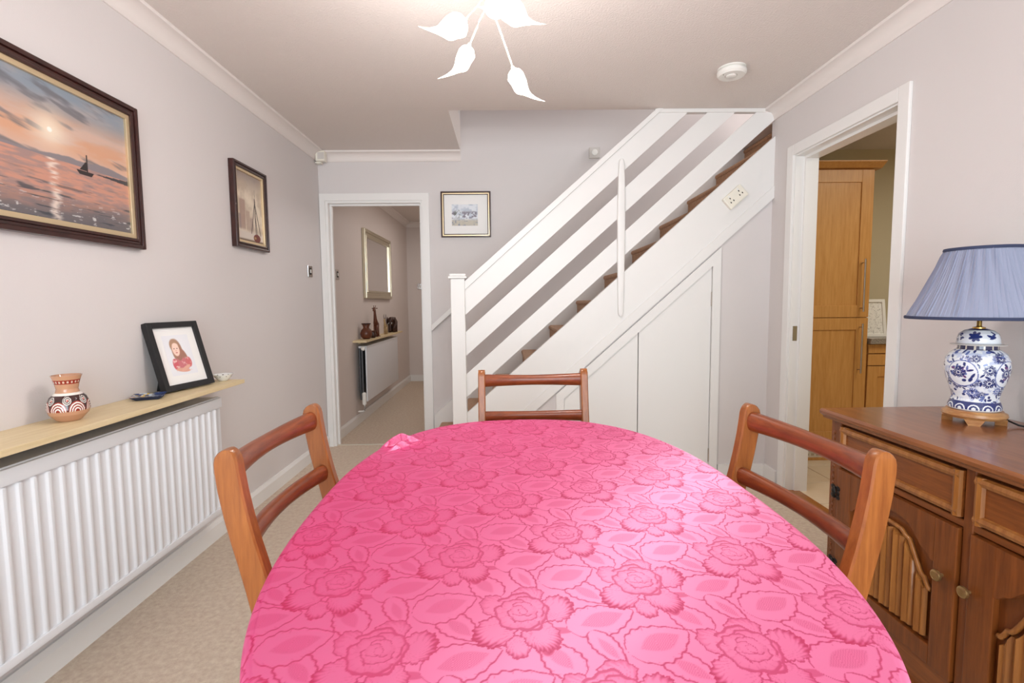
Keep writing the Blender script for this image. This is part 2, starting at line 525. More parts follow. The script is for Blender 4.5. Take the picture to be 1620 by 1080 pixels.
# ================================================================== STAIRCASE
ST = thing('staircase', 'white open-board staircase with brown carpeted steps rising to the ceiling', 'staircase', (0.7, YS, 0))
X1, GO = 0.355 - 4 * 0.2257, 0.2257
for k in range(1, 14):
    xk, zk = X1 + (k - 1) * GO, 0.2 * k
    arc = [(xk + 0.016 - 0.016 * math.sin(t), zk - 0.018 + 0.018 * math.cos(t)) for t in (math.pi * 0.95, math.pi * 0.75, math.pi * 0.5, math.pi * 0.25, 0)]
    poly = [(xk + 0.075, zk - 0.26 if k > 1 else 0), (xk + 0.012, zk - 0.2), (xk + 0.010, zk - 0.036)] + arc + [(xk + GO + 0.03, zk), (xk + GO + 0.03, zk - 0.06)]
    if k == 1:
        poly = [(xk + 0.06, 0.0), (xk + 0.012, 0.0)] + poly[2:]
    bm = NB(); prism(bm, poly, 'y', YS + 0.03, YB - 0.026)
    part(ST, 'step', bm, 'staircarpet', smooth=True)
zt = lambda x, c: c + SLOPE * (x + 0.272)
bm = NB(); prism(bm, [(-0.262, zt(-0.262, 0.453)), (-0.262, 0.0), (-0.26 + 0.02, 0.0), (-0.10, zt(-0.10, 0.143)), (XR, zt(XR, 0.143)), (XR, zt(XR, 0.453))], 'y', YS - 0.012, YS + 0.03)
part(ST, 'string_board', bm, 'stairwhite')
bm = NB(); prism(bm, [(-0.10, zt(-0.10, 0.143)), (-0.06, zt(-0.06, 0.065)), (XR, zt(XR, 0.065)), (XR, zt(XR, 0.143))], 'y', YS - 0.020, YS + 0.02)
part(ST, 'string_moulding', bm, 'stairwhite')
bm = NB(); prism(bm, [(-0.60, 0.0), (-0.60, zt(-0.60, 0.55)), (2.1, zt(2.1, 0.55)), (2.1, zt(2.1, 0.40)), (-0.2, 0.0)], 'y', YB - 0.026, YB - 0.001)
part(ST, 'wall_string', bm, 'stairwhite')
ZT = 2.376
for c0, c1 in ((1.10, 1.30), (0.832, 0.988), (0.560, 0.711)):
    xa = -0.262
    f = lambda z, c: (z - c) / SLOPE - 0.272
    xe0, xe1 = min(f(ZT, c0), XR - 0.004), min(f(ZT, c1), XR - 0.004)
    poly = [(xa, zt(xa, c0)), (xe0, min(zt(xe0, c0), ZT)), (xe0, ZT), (xe1, ZT), (xa, zt(xa, c1))]
    if abs(poly[1][1] - ZT) < 1e-5:
        poly.pop(2)
    bm = NB(); prism(bm, poly, 'y', YS - 0.008, YS + 0.016)
    part(ST, 'rail_board', bm, 'stairwhite')
bm = NB()
sx_, sz_ = SLOPE / math.hypot(1, SLOPE), 1 / math.hypot(1, SLOPE)
x0, x1 = -0.275, f(2.395, 1.285)
prism(bm, [(x0, zt(x0, 1.262)), (x1 + 0.03, zt(x1 + 0.03, 1.262)), (x1, zt(x1, 1.285) + 0.03) if False else (x1 - 0.01, 2.398), (x0, zt(x0, 1.316))], 'y', YS - 0.026, YS + 0.034)
part(ST, 'handrail', bm, 'stairwhite')
part(ST, 'top_trim', bx(x1 - 0.02, XR - 0.07, YS - 0.018, YS + 0.02, ZT, 2.3995, r=0.003), 'stairwhite')
nw = part(ST, 'newel_post', bx(-0.348, -0.258, YS - 0.045, YS + 0.045, 0, 1.345, r=0.004), 'stairwhite')
bm = NB(); box(bm, -0.362, -0.244, YS - 0.059, YS + 0.059, 1.345, 1.36, r=0.004); box(bm, -0.356, -0.25, YS - 0.053, YS + 0.053, 1.36, 1.376, r=0.006)
part(nw, 'cap', bm, 'stairwhite')
bm = NB()
zz = [1.093, 1.099, 1.115, 1.25, 1.55, 1.75, 1.95, 2.070, 2.084, 2.089]
ww = [0.004, 0.012, 0.0165, 0.0205, 0.0245, 0.025, 0.0215, 0.0165, 0.012, 0.004]
sweep(bm, [(0.748, YS - 0.022, z) for z in zz], [(a, 0.0125) for a in ww], (1, 0, 0), (0, 1, 0), 12, 4)
part(ST, 'rail_strap', bm, 'stairwhite', smooth=True)

# wall-side handrail
HR = thing('wall_handrail', 'white handrail fixed to the back wall, starting beside the hall doorway', 'handrail', (-0.62, YB, 0.9))
bm = NB(); hz = lambda x: 0.963 + SLOPE * (x + 0.631)
prism(bm, [(-0.60, hz(-0.60) - 0.024), (1.6, hz(1.6) - 0.024), (1.6, hz(1.6) + 0.022), (-0.60, hz(-0.60) + 0.022)], 'y', YB - 0.065, YB - 0.022)
part(HR, 'rail', bm, 'stairwhite')
for x in (-0.45, 0.3, 1.05):
    part(HR, 'bracket', bx(x - 0.015, x + 0.015, YB - 0.03, YB, hz(x) - 0.03, hz(x)), 'stairwhite')

# ---- wall under the stairs and cupboard
ztop = lambda x: 0.988 + SLOPE * (x - 0.871)          # top line of the cupboard doors
zst = lambda x: zt(x, 0.09)
bm = NB()
XA, XB = 0.382, 1.350
prism(bm, [(-0.258, 0), (XA, 0), (XA, zst(XA)), (-0.258, zst(-0.258))], 'y', YS + 0.002, YS + 0.03)
prism(bm, [(XA, ztop(XA) + 0.004), (XB, ztop(XB) + 0.004), (XB, zst(XB)), (XA, zst(XA))], 'y', YS + 0.002, YS + 0.03)
prism(bm, [(XB, 0), (XR, 0), (XR, zst(XR)), (XB, zst(XB))], 'y', YS + 0.002, YS + 0.03)
struct('wall_stairs', bm, 'wall')
struct('baseboard_stairs', bx(XB + 0.06, XR - 0.018, YS - 0.016, YS + 0.002, 0, 0.095), 'trim')
CU = thing('cupboard', 'white under-stairs cupboard with two slant-topped flush doors', 'cupboard', (0.86, YS + 0.02, 0))
part(CU, 'back_panel', bx(XA - 0.02, XB + 0.02, YS + 0.034, YS + 0.040, 0, 0.56), 'dark')  # dark sheet added behind the doors, stands in for shade inside
bm = NB(); prism(bm, [(XA, 0.02), (XB, 0.02), (XB, ztop(XB)), (XA, ztop(XA))], 'y', YS + 0.032, YS + 0.034)
part(CU, 'backing', bm, 'dark')  # dark-coloured sheet so the door gaps read as shadow lines
for a, b in ((XA + 0.003, 0.868), (0.874, XB - 0.003)):
    bm = NB(); prism(bm, [(a, 0.055), (b, 0.055), (b, ztop(b) - 0.004), (a, ztop(a) - 0.004)], 'y', YS - 0.002, YS + 0.018)
    dr = part(CU, 'door', bm, 'stairwhite')
    if b > 1:
        for z in (1.20, 0.16):
            bm = NB(); tube(bm, [(XB - 0.001, YS - 0.006, z - 0.045), (XB - 0.001, YS - 0.006, z + 0.045)], 0.0055, 8)
            part(dr, 'hinge', bm, 'steel', smooth=True)
fw = 0.052
bm = NB(); prism(bm, [(XB, 0), (XB + fw, 0), (XB + fw, ztop(XB + fw) + 0.075), (XB, ztop(XB))], 'y', YS - 0.016, YS + 0.004); part(CU, 'architrave', bm, 'stairwhite')
bm = NB(); prism(bm, [(XA, ztop(XA)), (XB, ztop(XB)), (XB + fw, ztop(XB + fw) + 0.075), (XA - fw, ztop(XA - fw) + 0.075)], 'y', YS - 0.016, YS + 0.004); part(CU, 'architrave', bm, 'stairwhite')
bm = NB(); prism(bm, [(XA - fw, 0), (XA, 0), (XA, ztop(XA)), (XA - fw, ztop(XA - fw) + 0.075)], 'y', YS - 0.016, YS + 0.004); part(CU, 'architrave', bm, 'stairwhite')

# socket on the string
so = thing('socket', 'cream double power socket tilted along the stair string', 'socket', (1.476, YS - 0.012, 1.846))
so.rotation_euler = (0, -math.atan(SLOPE), 0)
part(so, 'plate', bx(-0.073, 0.073, -0.028, 0, -0.043, 0.043, r=0.006), 'cream_pl', world=False)
for sx0 in (-0.036, 0.036):
    for dx, dz in ((0, 0.016), (-0.011, -0.008), (0.011, -0.008)):
        part(so, 'pin_hole', bx(sx0 + dx - 0.003, sx0 + dx + 0.003, -0.0288, -0.0275, dz - 0.005, dz + 0.005), 'dark', world=False)
    part(so, 'rocker', bx(sx0 - 0.006, sx0 + 0.006, -0.031, -0.027, 0.022, 0.036, r=0.001), 'white', world=False)

# ================================================================== LEFT WALL
def frame_parts(t, axis, face, out, a0, a1, z0, z1, wid, dep, m_out, slip=0.0, m_slip='gold', name='frame'):
    """picture frame on a wall: axis 'y' -> picture runs along y on an x-wall; 'x' -> along x on a y-wall.
    face = wall coordinate, out = +-1 direction into the room"""
    def B(bm, p0, p1, q0, q1, e0, e1, r):
        lo, hi = sorted((face + out * e0, face + out * e1))
        if axis == 'y':
            box(bm, lo, hi, p0, p1, q0, q1, r=r)
        else:
            box(bm, p0, p1, lo, hi, q0, q1, r=r)
    bm = NB()
    steps = ((0.0, 0.42, 1.0), (0.42, 0.72, 0.80), (0.72, 1.0, 0.92)) if wid > 0.025 else ((0.0, 1.0, 1.0),)
    for f0, f1, fd in steps:
        i0, i1 = wid * f0, wid * f1; e_ = min(0.005, (i1 - i0) / 3.2)
        for p0, p1, q0, q1 in ((a0 + i0, a0 + i1, z0 + i0, z1 - i0), (a1 - i1, a1 - i0, z0 + i0, z1 - i0), (a0 + i1, a1 - i1, z0 + i0, z0 + i1), (a0 + i1, a1 - i1, z1 - i1, z1 - i0)):
            B(bm, p0, p1, q0, q1, 0.001, dep * fd, e_)
    part(t, name, bm, m_out)
    if slip:
        b0, b1, y0, y1 = a0 + wid, a1 - wid, z0 + wid, z1 - wid
        bm = NB()
        for p0, p1, q0, q1 in ((b0, b0 + slip, y0, y1), (b1 - slip, b1, y0, y1), (b0 + slip, b1 - slip, y0, y0 + slip), (b0 + slip, b1 - slip, y1 - slip, y1)):
            B(bm, p0, p1, q0, q1, 0.001, dep * 0.72, 0.002)
        part(t, 'slip', bm, m_slip)


def picture_mesh(axis, coord, a0, a1, z0, z1, fn, nu, nv):
    u = np.linspace(0, 1, nu); v = np.linspace(0, 1, nv)
    Ug, Vg = np.meshgrid(u, v)
    P = np.empty((nv, nu, 3)); k = (1, 0) if axis == 'y' else (0, 1)
    P[..., k[0]] = a0 + (a1 - a0) * Ug; P[..., k[1]] = coord; P[..., 2] = z0 + (z1 - z0) * Vg
    return grid_mesh('picture', P, lin3(np.clip(fn(Ug, Vg), 0, 255)))


def sea(u, v):
    n1 = fbm(u * 5 + 3, v * 11, 1); n2 = fbm(u * 16, v * 60, 5)
    col = np.zeros(u.shape + (3,))
    sky = mixc(np.array([226, 176, 150.]), np.array([132, 150, 168.]), sstep(0.62, 0.98, v + (n1 - 0.5) * 0.35))
    sky = mixc(sky, np.array([238, 160, 112.]), sstep(0.35, 0.65, n1) * sstep(0.95, 0.6, v) * sstep(0.45, 0.6, v))
    cl = fbm(u * 4 - v * 2.2 + 9, v * 16 + u * 5, 8)
    sky = mixc(sky, np.array([106, 104, 112.]), sstep(0.56, 0.74, cl) * 0.75)
    d = np.hypot((u - 0.56) * 1.5, v - 0.66)
    sky = mixc(sky, np.array([255, 232, 196.]), np.clip(np.exp(-(d / 0.12) ** 2) * 0.9, 0, 1))
    sky = mixc(sky, np.array([255, 252, 236.]), sstep(0.022, 0.014, d))
    hill = 0.462 + 0.05 * np.exp(-((u - 0.86) / 0.12) ** 2) + 0.03 * np.exp(-((u - 0.62) / 0.10) ** 2) + 0.02 * fbm(u * 18, u * 0, 3)
    sky = mixc(sky, np.array([142, 128, 132.]), sstep(0.004, -0.004, v - hill))
    se = mixc(np.array([226, 142, 110.]), np.array([178, 132, 122.]), sstep(0.35, 0.7, n2))
    se = mixc(se, np.array([98, 96, 102.]), sstep(0.24, 0.02, v + (n1 - 0.5) * 0.12) * 0.9)
    wv = fbm(u * 7 + v * 10, v * 46, 12)
    se = mixc(se, np.array([66, 70, 80.]), sstep(0.60, 0.72, wv) * sstep(0.42, 0.1, v))
    se = mixc(se, np.array([222, 220, 216.]), sstep(0.66, 0.76, fbm(u * 26, v * 50, 17)) * sstep(0.25, 0.08, v) * 0.8)
    se = mixc(se, np.array([252, 226, 204.]), sstep(0.035, 0.0, np.abs(u - 0.565 + 0.05 * (fbm(u * 3, v * 40, 91) - 0.5))) * sstep(0.35, 0.6, n2 + 0.08) * 0.8)
    col = np.where((v > 0.455)[..., None], sky, se)
    land = (u > 0.80) & (np.abs(v - 0.435) < 0.018 * (u - 0.78) / 0.2)
    col = np.where(land[..., None], np.array([70, 66, 72.]), col)
    X, Y = u - 0.735, v - 0.415                                   # small sailing boat
    hull = (np.abs(Y) < 0.016) & (np.abs(X) < 0.042 + Y * 0.5)
    sail = (Y > 0.02) & (Y < 0.105) & (X < 0.014 - (Y - 0.02) * 0.1) & (X > -0.032 + (Y - 0.02) * 0.5)
    mast = (Y > 0) & (Y < 0.15) & (np.abs(X - 0.012) < 0.0028)
    col = np.where((hull | sail | mast)[..., None], np.array([52, 40, 40.]), col)
    grey = col.mean(-1, keepdims=True)
    return (grey + (col - grey) * 0.66) * 0.97


def harbour(u, v):
    n = fbm(u * 4, v * 6, 21)
    col = mixc(np.array([196, 178, 158.]), np.array([232, 218, 196.]), sstep(0.3, 0.7, n))
    col = mixc(col, np.array([146, 130, 124.]), sstep(0.68, 1.05, v + 0.3 * (n - 0.5)) * 0.8)
    for c, wd, h, cc in ((0.22, 0.11, 0.62, (168, 140, 126)), (0.42, 0.08, 0.47, (180, 156, 140)), (0.56, 0.07, 0.38, (170, 148, 136)), (0.10, 0.06, 0.40, (150, 132, 130))):
        bld = sstep(wd, wd * 0.8, np.abs(u - c)) * sstep(h, h - 0.03, v + 0.06 * np.abs(u - c)) * sstep(0.14, 0.2, v)
        col = mixc(col, np.array(cc, float), bld * 0.8)
    col = mixc(col, np.array([218, 206, 194.]), sstep(0.18, 0.12, v))
    col = mixc(col, np.array([88, 62, 44.]), sstep(0.05, 0.01, v) * 0.9)
    dk = np.array([62, 44, 40.])
    for (x0, y0, x1, y1, wd) in ((0.72, 0.12, 0.70, 0.66, 0.012), (0.70, 0.60, 0.54, 0.14, 0.010), (0.71, 0.60, 0.90, 0.13, 0.010), (0.71, 0.42, 0.78, 0.12, 0.008), (0.74, 0.45, 0.71, 0.8, 0.004)):
        t = np.clip(((u - x0) * (x1 - x0) + (v - y0) * (y1 - y0)) / ((x1 - x0) ** 2 + (y1 - y0) ** 2), 0, 1)
        d = np.hypot(u - x0 - t * (x1 - x0), v - y0 - t * (y1 - y0)); col = mixc(col, dk, sstep(wd * 1.5, wd * 0.7, d) * 0.9)
    d = np.hypot((u - 0.75) / 0.15, (v - 0.075) / 0.065)
    col = mixc(col, np.array([116, 48, 40.]), sstep(1.0, 0.85, d))
    col = mixc(col, np.array([180, 150, 90.]), sstep(0.45, 0.3, np.hypot((u - 0.68) / 0.12, (v - 0.075) / 0.05)) * 0.8)
    return col


# large seascape
p = thing('seascape_painting', 'large sunset seascape with small sailing boat in a dark mahogany frame', 'painting', (XL, 1.65, 1.42))
frame_parts(p, 'y', XL, 1, 1.22, 2.085, 1.418, 1.976, 0.040, 0.030, 'mahog', 0.018)
part(p, 'picture', picture_mesh('y', XL + 0.012, 1.278, 2.027, 1.476, 1.918, sea, 420, 250), 'print_')
p = thing('harbour_painting', 'small upright misty harbour painting with barge in a dark frame', 'painting', (XL, 2.98, 1.51))
frame_parts(p, 'y', XL, 1, 2.785, 3.165, 1.513, 1.985, 0.030, 0.032, 'mahog', 0.014)
part(p, 'picture', picture_mesh('y', XL + 0.012, 2.828, 3.122, 1.556, 1.942, harbour, 130, 170), 'print_')


def switch(name, label, axis, face, out, a, z, group=None):
    if axis == 'y':
        t = thing(name, label, 'light switch', (face, a, z), group=group)
        part(t, 'plate', bx(*sorted((face, face + out * 0.009)), a - 0.043, a + 0.043, z - 0.043, z + 0.043, r=0.002), 'chrome')
        part(t, 'rocker', bx(*sorted((face + out * 0.008, face + out * 0.014)), a - 0.008, a + 0.008, z - 0.013, z + 0.013, r=0.001), 'white')
        part(t, 'insert', bx(*sorted((face + out * 0.008, face + out * 0.0105)), a - 0.018, a + 0.018, z - 0.026, z + 0.026, r=0.001), 'dark')
    else:
        t = thing(name, label, 'light switch', (a, face, z), group=group)
        part(t, 'plate', bx(a - 0.043, a + 0.043, *sorted((face, face + out * 0.009)), z - 0.043, z + 0.043, r=0.002), 'chrome')
        part(t, 'rocker', bx(a - 0.012, a + 0.012, *sorted((face + out * 0.008, face + out * 0.014)), z - 0.018, z + 0.018, r=0.001), 'white')
    return t


switch('light_switch', 'chrome light switch on the pale wall beside the hall door frame', 'y', XL, 1, 3.86, 1.442)
switch('light_switch', 'chrome light switch inside the hall, just past the door frame', 'y', -1.478, 1, 4.43, 1.449)
switch('light_switch', 'chrome light switch on the end wall of the hall', 'x', 7.62, -1, -1.285, 1.445)

# radiators
def radiator(label, x_back, x_face, y0, y1, z0, z1, pitch, ribs=True):
    t = thing('radiator', label, 'radiator', ((x_back + x_face) / 2, (y0 + y1) / 2, z0))
    bm = NB()
    depth = 0.0085
    if ribs:
        prof = []
        n = int(round((y1 - y0 - 0.06) / pitch)); yy = y0 + 0.03; pt = (y1 - y0 - 0.06) / n
        prof.append((y0, x_face))
        for k in range(n):
            b = yy + k * pt
            for s, h in ((0.0, 0), (0.40, 0.0), (0.46, 0.35), (0.54, 0.9), (0.66, 1), (0.78, 0.9), (0.88, 0.35), (0.95, 0)):
                prof.append((b + s * pt, x_face + depth * h))
        prof.append((y1, x_face))
        rows = [(z0, 0), (z0 + 0.024, 0), (z0 + 0.036, 1), (z1 - 0.056, 1), (z1 - 0.046, 0), (z1, 0)]
        rings = [[bm.verts.new((x_face + (x - x_face) * k, y, z)) for y, x in prof] for z, k in rows]
        for a, b in zip(rings, rings[1:]):
            for i in range(len(prof) - 1):
                bm.faces.new((a[i + 1], a[i], b[i], b[i + 1]))
        box(bm, x_face - 0.012, x_face - 0.0005, y0, y1, z0, z1)
        box(bm, x_face - 0.002, x_face + 0.012, y0, y1, z1 - 0.05, z1 - 0.004, r=0.004)
        box(bm, x_face - 0.002, x_face + 0.010, y0, y1, z0 + 0.004, z0 + 0.03, r=0.004)
    else:
        box(bm, x_face - 0.014, x_face, y0, y1, z0, z1, r=0.005)
    part(t, 'panel', bm, 'radwhite', smooth=True)
    part(t, 'back_panel', bx(x_back + 0.03, x_back + 0.042, y0 + 0.01, y1 - 0.01, z0 + 0.01, z1 - 0.02, r=0.003), 'grey_rad' if not ribs else 'radwhite')
    bm = NB()
    if ribs:
        box(bm, x_back + 0.03, x_face - 0.002, y0, y1, z1 - 0.016, z1 - 0.003, r=0.002)
    else:
        box(bm, x_back + 0.03, x_face + 0.002, y0, y1, z1 - 0.02, z1, r=0.003)
    part(t, 'top_grille', bm, 'radwhite')
    for yb in (y0 + 0.15, y1 - 0.15):
        part(t, 'bracket', bx(x_back + 0.003, x_back + 0.04, yb - 0.015, yb + 0.015, z0 + 0.1, z1 - 0.1), 'radwhite')
    return t


radiator('long white ribbed radiator below the pale wooden shelf with the clay vase', XL, -1.362, 0.55, 2.355, 0.205, 0.758, 0.0445)
hr = radiator('plain white panel radiator in the hall under a small shelf', -1.478, -1.37, 4.90, 6.32, 0.225, 0.775, 0.04, ribs=False)
bm = NB(); tube(bm, [(-1.41, 4.885, 0.22), (-1.41, 4.885, 0.755)], 0.011, 10); part(hr, 'pipe', bm, 'grey_rad', smooth=True)
bm = NB(); tube(bm, [(-1.40, 4.88, 0.30), (-1.40, 4.88, 0.20)], 0.02, 12); ball(bm, (-1.40, 4.88, 0.30), 0.022, 0.022, 0.022); part(hr, 'valve', bm, 'white', smooth=True)
bm = NB(); tube(bm, [(-1.40, 4.88, 0.20), (-1.40, 4.88, 0.135), (-1.46, 4.87, 0.130)], 0.008, 8); part(hr, 'feed_pipe', bm, 'white', smooth=True)
bm = NB(); ball(bm, (-1.40, 4.885, 0.752), 0.022, 0.018, 0.022); part(hr, 'end_cap', bm, 'white', smooth=True)

# shelves
SZ = 0.825
sh = thing('wall_shelf', 'long pale wood shelf on the wall over the ribbed radiator', 'shelf', (XL, 1.5, SZ - 0.02))
part(sh, 'board', bx(XL, -1.29, 0.5, 2.455, SZ - 0.019, SZ, r=0.002), 'pine')
part(sh, 'cleat', bx(XL, XL + 0.03, 0.7, 2.25, SZ - 0.045, SZ - 0.019), 'dark')
sh2 = thing('wall_shelf', 'short pale wood shelf in the hall carrying carved animals', 'shelf', (-1.478, 5.7, 0.80))
part(sh2, 'board', bx(-1.478, -1.345, 4.82, 6.52, 0.815, 0.835, r=0.002), 'pine')
part(sh2, 'cleat', bx(-1.478, -1.455, 5.0, 6.3, 0.79, 0.815), 'pine')

# ---- clay vase
def lathe_col(prof, n, fn, loc, zs=1.0):
    """prof (r,z) list finely sampled; fn(theta, z, r, s)->rgb 0..255"""
    prof = np.array(prof, float)
    seg = np.r_[0, np.cumsum(np.hypot(np.diff(prof[:, 0]), np.diff(prof[:, 1])))]
    m = 240
    s = np.linspace(0, seg[-1], m); r = np.interp(s, seg, prof[:, 0]); z = np.interp(s, seg, prof[:, 1])
    th = np.linspace(0, 2 * math.pi, n + 1)
    TH, S = np.meshgrid(th, s); R_ = np.repeat(r[:, None], n + 1, 1); Z_ = np.repeat(z[:, None], n + 1, 1)
    P = np.stack([loc[0] + R_ * np.cos(TH), loc[1] + R_ * np.sin(TH), loc[2] + Z_ * zs], -1)
    return grid_mesh('glazed', P, lin3(np.clip(fn(TH, Z_, R_), 0, 255)))


def vasecol(th, z, r):
    clay = np.array([196, 146, 114.]); dark = np.array([58, 26, 24.]); wh = np.array([238, 232, 224.]); red = np.array([150, 44, 32.])
    col = np.zeros(th.shape + (3,)) + clay
    body = (z > 0.030) & (z < 0.074)
    a = th * r
    per = 2 * math.pi / 7
    q = (th % per - per / 2) * 0.052; zz = z - 0.030
    d = np.hypot(q * 1.25, zz)
    arcs = (np.sin(d * 900) > 0.0) & (d < 0.026)
    col = np.where(body[..., None], dark, col)
    col = np.where((body & (d < 0.0275))[..., None], red, col)
    dots = d > 0.004
    col = np.where((body & arcs & dots)[..., None], wh, col)
    q2 = ((th + per / 2) % per - per / 2) * 0.052; d2 = np.hypot(q2, z - 0.060)
    col = np.where((body & (d2 < 0.012) & (np.sin(d2 * 1500 + np.arctan2(z - 0.06, q2)) > 0.2))[..., None], wh, col)
    col = np.where((body & (np.hypot(q2, z - 0.060) < 0.003))[..., None], np.array([206, 120, 110.]), col)
    col = np.where((np.abs(z - 0.0755) < 0.0028)[..., None], wh, col)
    band = np.abs(z - 0.108) < 0.0055
    col = np.where(band[..., None], red, col)
    col = np.where((band & (np.hypot(((th * 10 / math.pi) % 1 - 0.5) * 0.011, z - 0.108) < 0.003))[..., None], np.array([216, 190, 170.]), col)
    return col


v = thing('clay_vase', 'terracotta vase with painted dark and white swirls on the radiator shelf', 'vase', (-1.407, 1.60, SZ))
prof = [(0.0, 0.0), (0.028, 0.0), (0.034, 0.004), (0.050, 0.020), (0.055, 0.034), (0.053, 0.050), (0.046, 0.066), (0.036, 0.075), (0.030, 0.080), (0.028, 0.088), (0.031, 0.102), (0.037, 0.120), (0.040, 0.126), (0.037, 0.126), (0.030, 0.108), (0.024, 0.088)]
part(v, 'body', lathe_col(prof, 360, vasecol, (-1.407, 1.60, SZ), 1.17), 'glaze', smooth='all')
bm = NB(); lathe(bm, [(0.025, 0.101), (0.0245, 0.1015)], 24, -1.407, 1.60, SZ); part(v, 'inside', bm, 'clay')

# ---- small painted dish
def dishcol(u, v_):
    n = fbm(u * 5, v_ * 5, 3); m = fbm(u * 7 + 5, v_ * 7, 9)
    col = np.zeros(u.shape + (3,)) + np.array([48, 62, 104.])
    col = mixc(col, np.array([206, 170, 70.]), sstep(0.55, 0.6, n) * sstep(0.7, 0.4, u))
    col = mixc(col, np.array([176, 80, 70.]), sstep(0.60, 0.64, m) * sstep(0.8, 0.3, v_))
    col = mixc(col, np.array([190, 200, 210.]), sstep(0.62, 0.66, fbm(u * 8, v_ * 8, 14)))
    return col


dsh = thing('trinket_dish', 'small square painted dish lying flat by the black photo frame', 'dish', (-1.412, 1.965, SZ))
u = np.linspace(-1, 1, 40); Ug, Vg = np.meshgrid(u, u)
ca, sa = math.cos(0.5), math.sin(0.5)
lx, ly = Ug * 0.055, Vg * 0.055
zz = SZ + 0.004 + 0.011 * np.maximum(np.abs(Ug), np.abs(Vg)) ** 3
P = np.stack([-1.412 + lx * ca - ly * sa, 1.965 + lx * sa + ly * ca, zz], -1)
part(dsh, 'glazed_face', grid_mesh('dish', P, lin3(dishcol((Ug + 1) / 2, (Vg + 1) / 2))), 'glaze', smooth='all')
bm = NB()
for k, (s0, z_) in enumerate(((0.024, 0.0), (0.042, 0.0145))):
    pass
lo = [bm.verts.new((-1.412 + a * 0.036 * ca - b * 0.036 * sa, 1.965 + a * 0.036 * sa + b * 0.036 * ca, SZ)) for a, b in ((-1, -1), (1, -1), (1, 1), (-1, 1))]
hi = [bm.verts.new((-1.412 + a * 0.055 * ca - b * 0.055 * sa, 1.965 + a * 0.055 * sa + b * 0.055 * ca, SZ + 0.0145)) for a, b in ((-1, -1), (1, -1), (1, 1), (-1, 1))]
bm.faces.new(lo[::-1])
for i in range(4):
    bm.faces.new((lo[i], lo[(i + 1) % 4], hi[(i + 1) % 4], hi[i]))
part(dsh, 'underside', bm, 'navy')

# ---- black photo frame standing on the shelf (local: x = width, -y = face, z = up), leaning back
def portrait(u, v):
    col = np.zeros(u.shape + (3,)) + np.array([236, 236, 240.])
    def blob(cx, cy0, rx, ry, c, soft=0.12, rot=0.0):
        nonlocal col
        X, Y = u - cx, v - cy0
        X, Y = X * math.cos(rot) + Y * math.sin(rot), -X * math.sin(rot) + Y * math.cos(rot)
        col = mixc(col, np.array(c, float), sstep(1 + soft, 1 - soft, np.hypot(X / rx, Y / ry)))
    blob(0.44, 0.60, 0.20, 0.30, (170, 128, 106)); blob(0.38, 0.74, 0.17, 0.17, (182, 144, 118)); blob(0.60, 0.44, 0.15, 0.24, (168, 120, 102), rot=0.4)
    blob(0.48, 0.26, 0.30, 0.17, (206, 118, 124)); blob(0.24, 0.28, 0.10, 0.14, (212, 100, 110)); blob(0.76, 0.30, 0.11, 0.13, (212, 112, 114))
    col = mixc(col, np.array([236, 190, 186.]), sstep(0.58, 0.66, fbm(u * 12, v * 14, 31)) * sstep(0.2, 0.1, np.abs(v - 0.26)) * (np.abs(u - 0.5) < 0.33))
    blob(0.46, 0.44, 0.10, 0.08, (168, 118, 102)); blob(0.40, 0.64, 0.135, 0.165, (248, 212, 196)); blob(0.41, 0.74, 0.11, 0.06, (250, 216, 200))
    blob(0.46, 0.12, 0.26, 0.05, (222, 166, 146), rot=-0.12); blob(0.58, 0.16, 0.20, 0.045, (226, 172, 152), rot=0.3)
    for ex in (0.345, 0.455):
        blob(ex, 0.665, 0.020, 0.012, (96, 70, 66), 0.4)
    blob(0.405, 0.56, 0.040, 0.012, (190, 104, 100), 0.4); blob(0.40, 0.61, 0.016, 0.012, (206, 150, 130), 0.4)
    return col


ph = thing('photo_frame', 'black photo frame with a portrait picture standing on the radiator shelf', 'photo frame', (-1.388, 2.183, SZ + 0.004))
ph.rotation_euler = (0, 0, math.radians(81))
WF, HF, lean = 0.272, 0.298, math.radians(15.5)
tilt = Matrix.Rotation(-lean, 4, 'X')


def lp(bm_or_me):
    if isinstance(bm_or_me, bpy.types.Mesh):
        bm_or_me.transform(tilt)
    else:
        bmesh.ops.transform(bm_or_me, matrix=tilt, verts=bm_or_me.verts)
    return bm_or_me


bm = NB(); fwid = 0.025
for a in ((-WF / 2, -WF / 2 + fwid, 0, HF), (WF / 2 - fwid, WF / 2, 0, HF), (-WF / 2 + fwid, WF / 2 - fwid, 0, fwid), (-WF / 2 + fwid, WF / 2 - fwid, HF - fwid, HF)):
    box(bm, a[0], a[1], -0.014, 0.012, a[2], a[3], r=0.0015)
part(ph, 'frame', lp(bm), 'black', world=False)
part(ph, 'mount', lp(bx(-WF / 2 + fwid, WF / 2 - fwid, -0.002, 0.003, fwid, HF - fwid)), 'mount', world=False)
part(ph, 'photo', lp(picture_mesh('x', -0.0028, -0.070, 0.070, 0.062, 0.240, portrait, 90, 120)), 'print_', world=False)
part(ph, 'backing', lp(bx(-WF / 2 + 0.006, WF / 2 - 0.006, 0.004, 0.011, 0.006, HF - 0.006)), 'black', world=False)
bm = NB(); prism(bm, [(0.02, -0.004), (0.092, -0.004), (0.062, 0.13), (0.05, 0.13)], 'x', -0.075, -0.005); part(ph, 'easel_leg', bm, 'black', world=False)

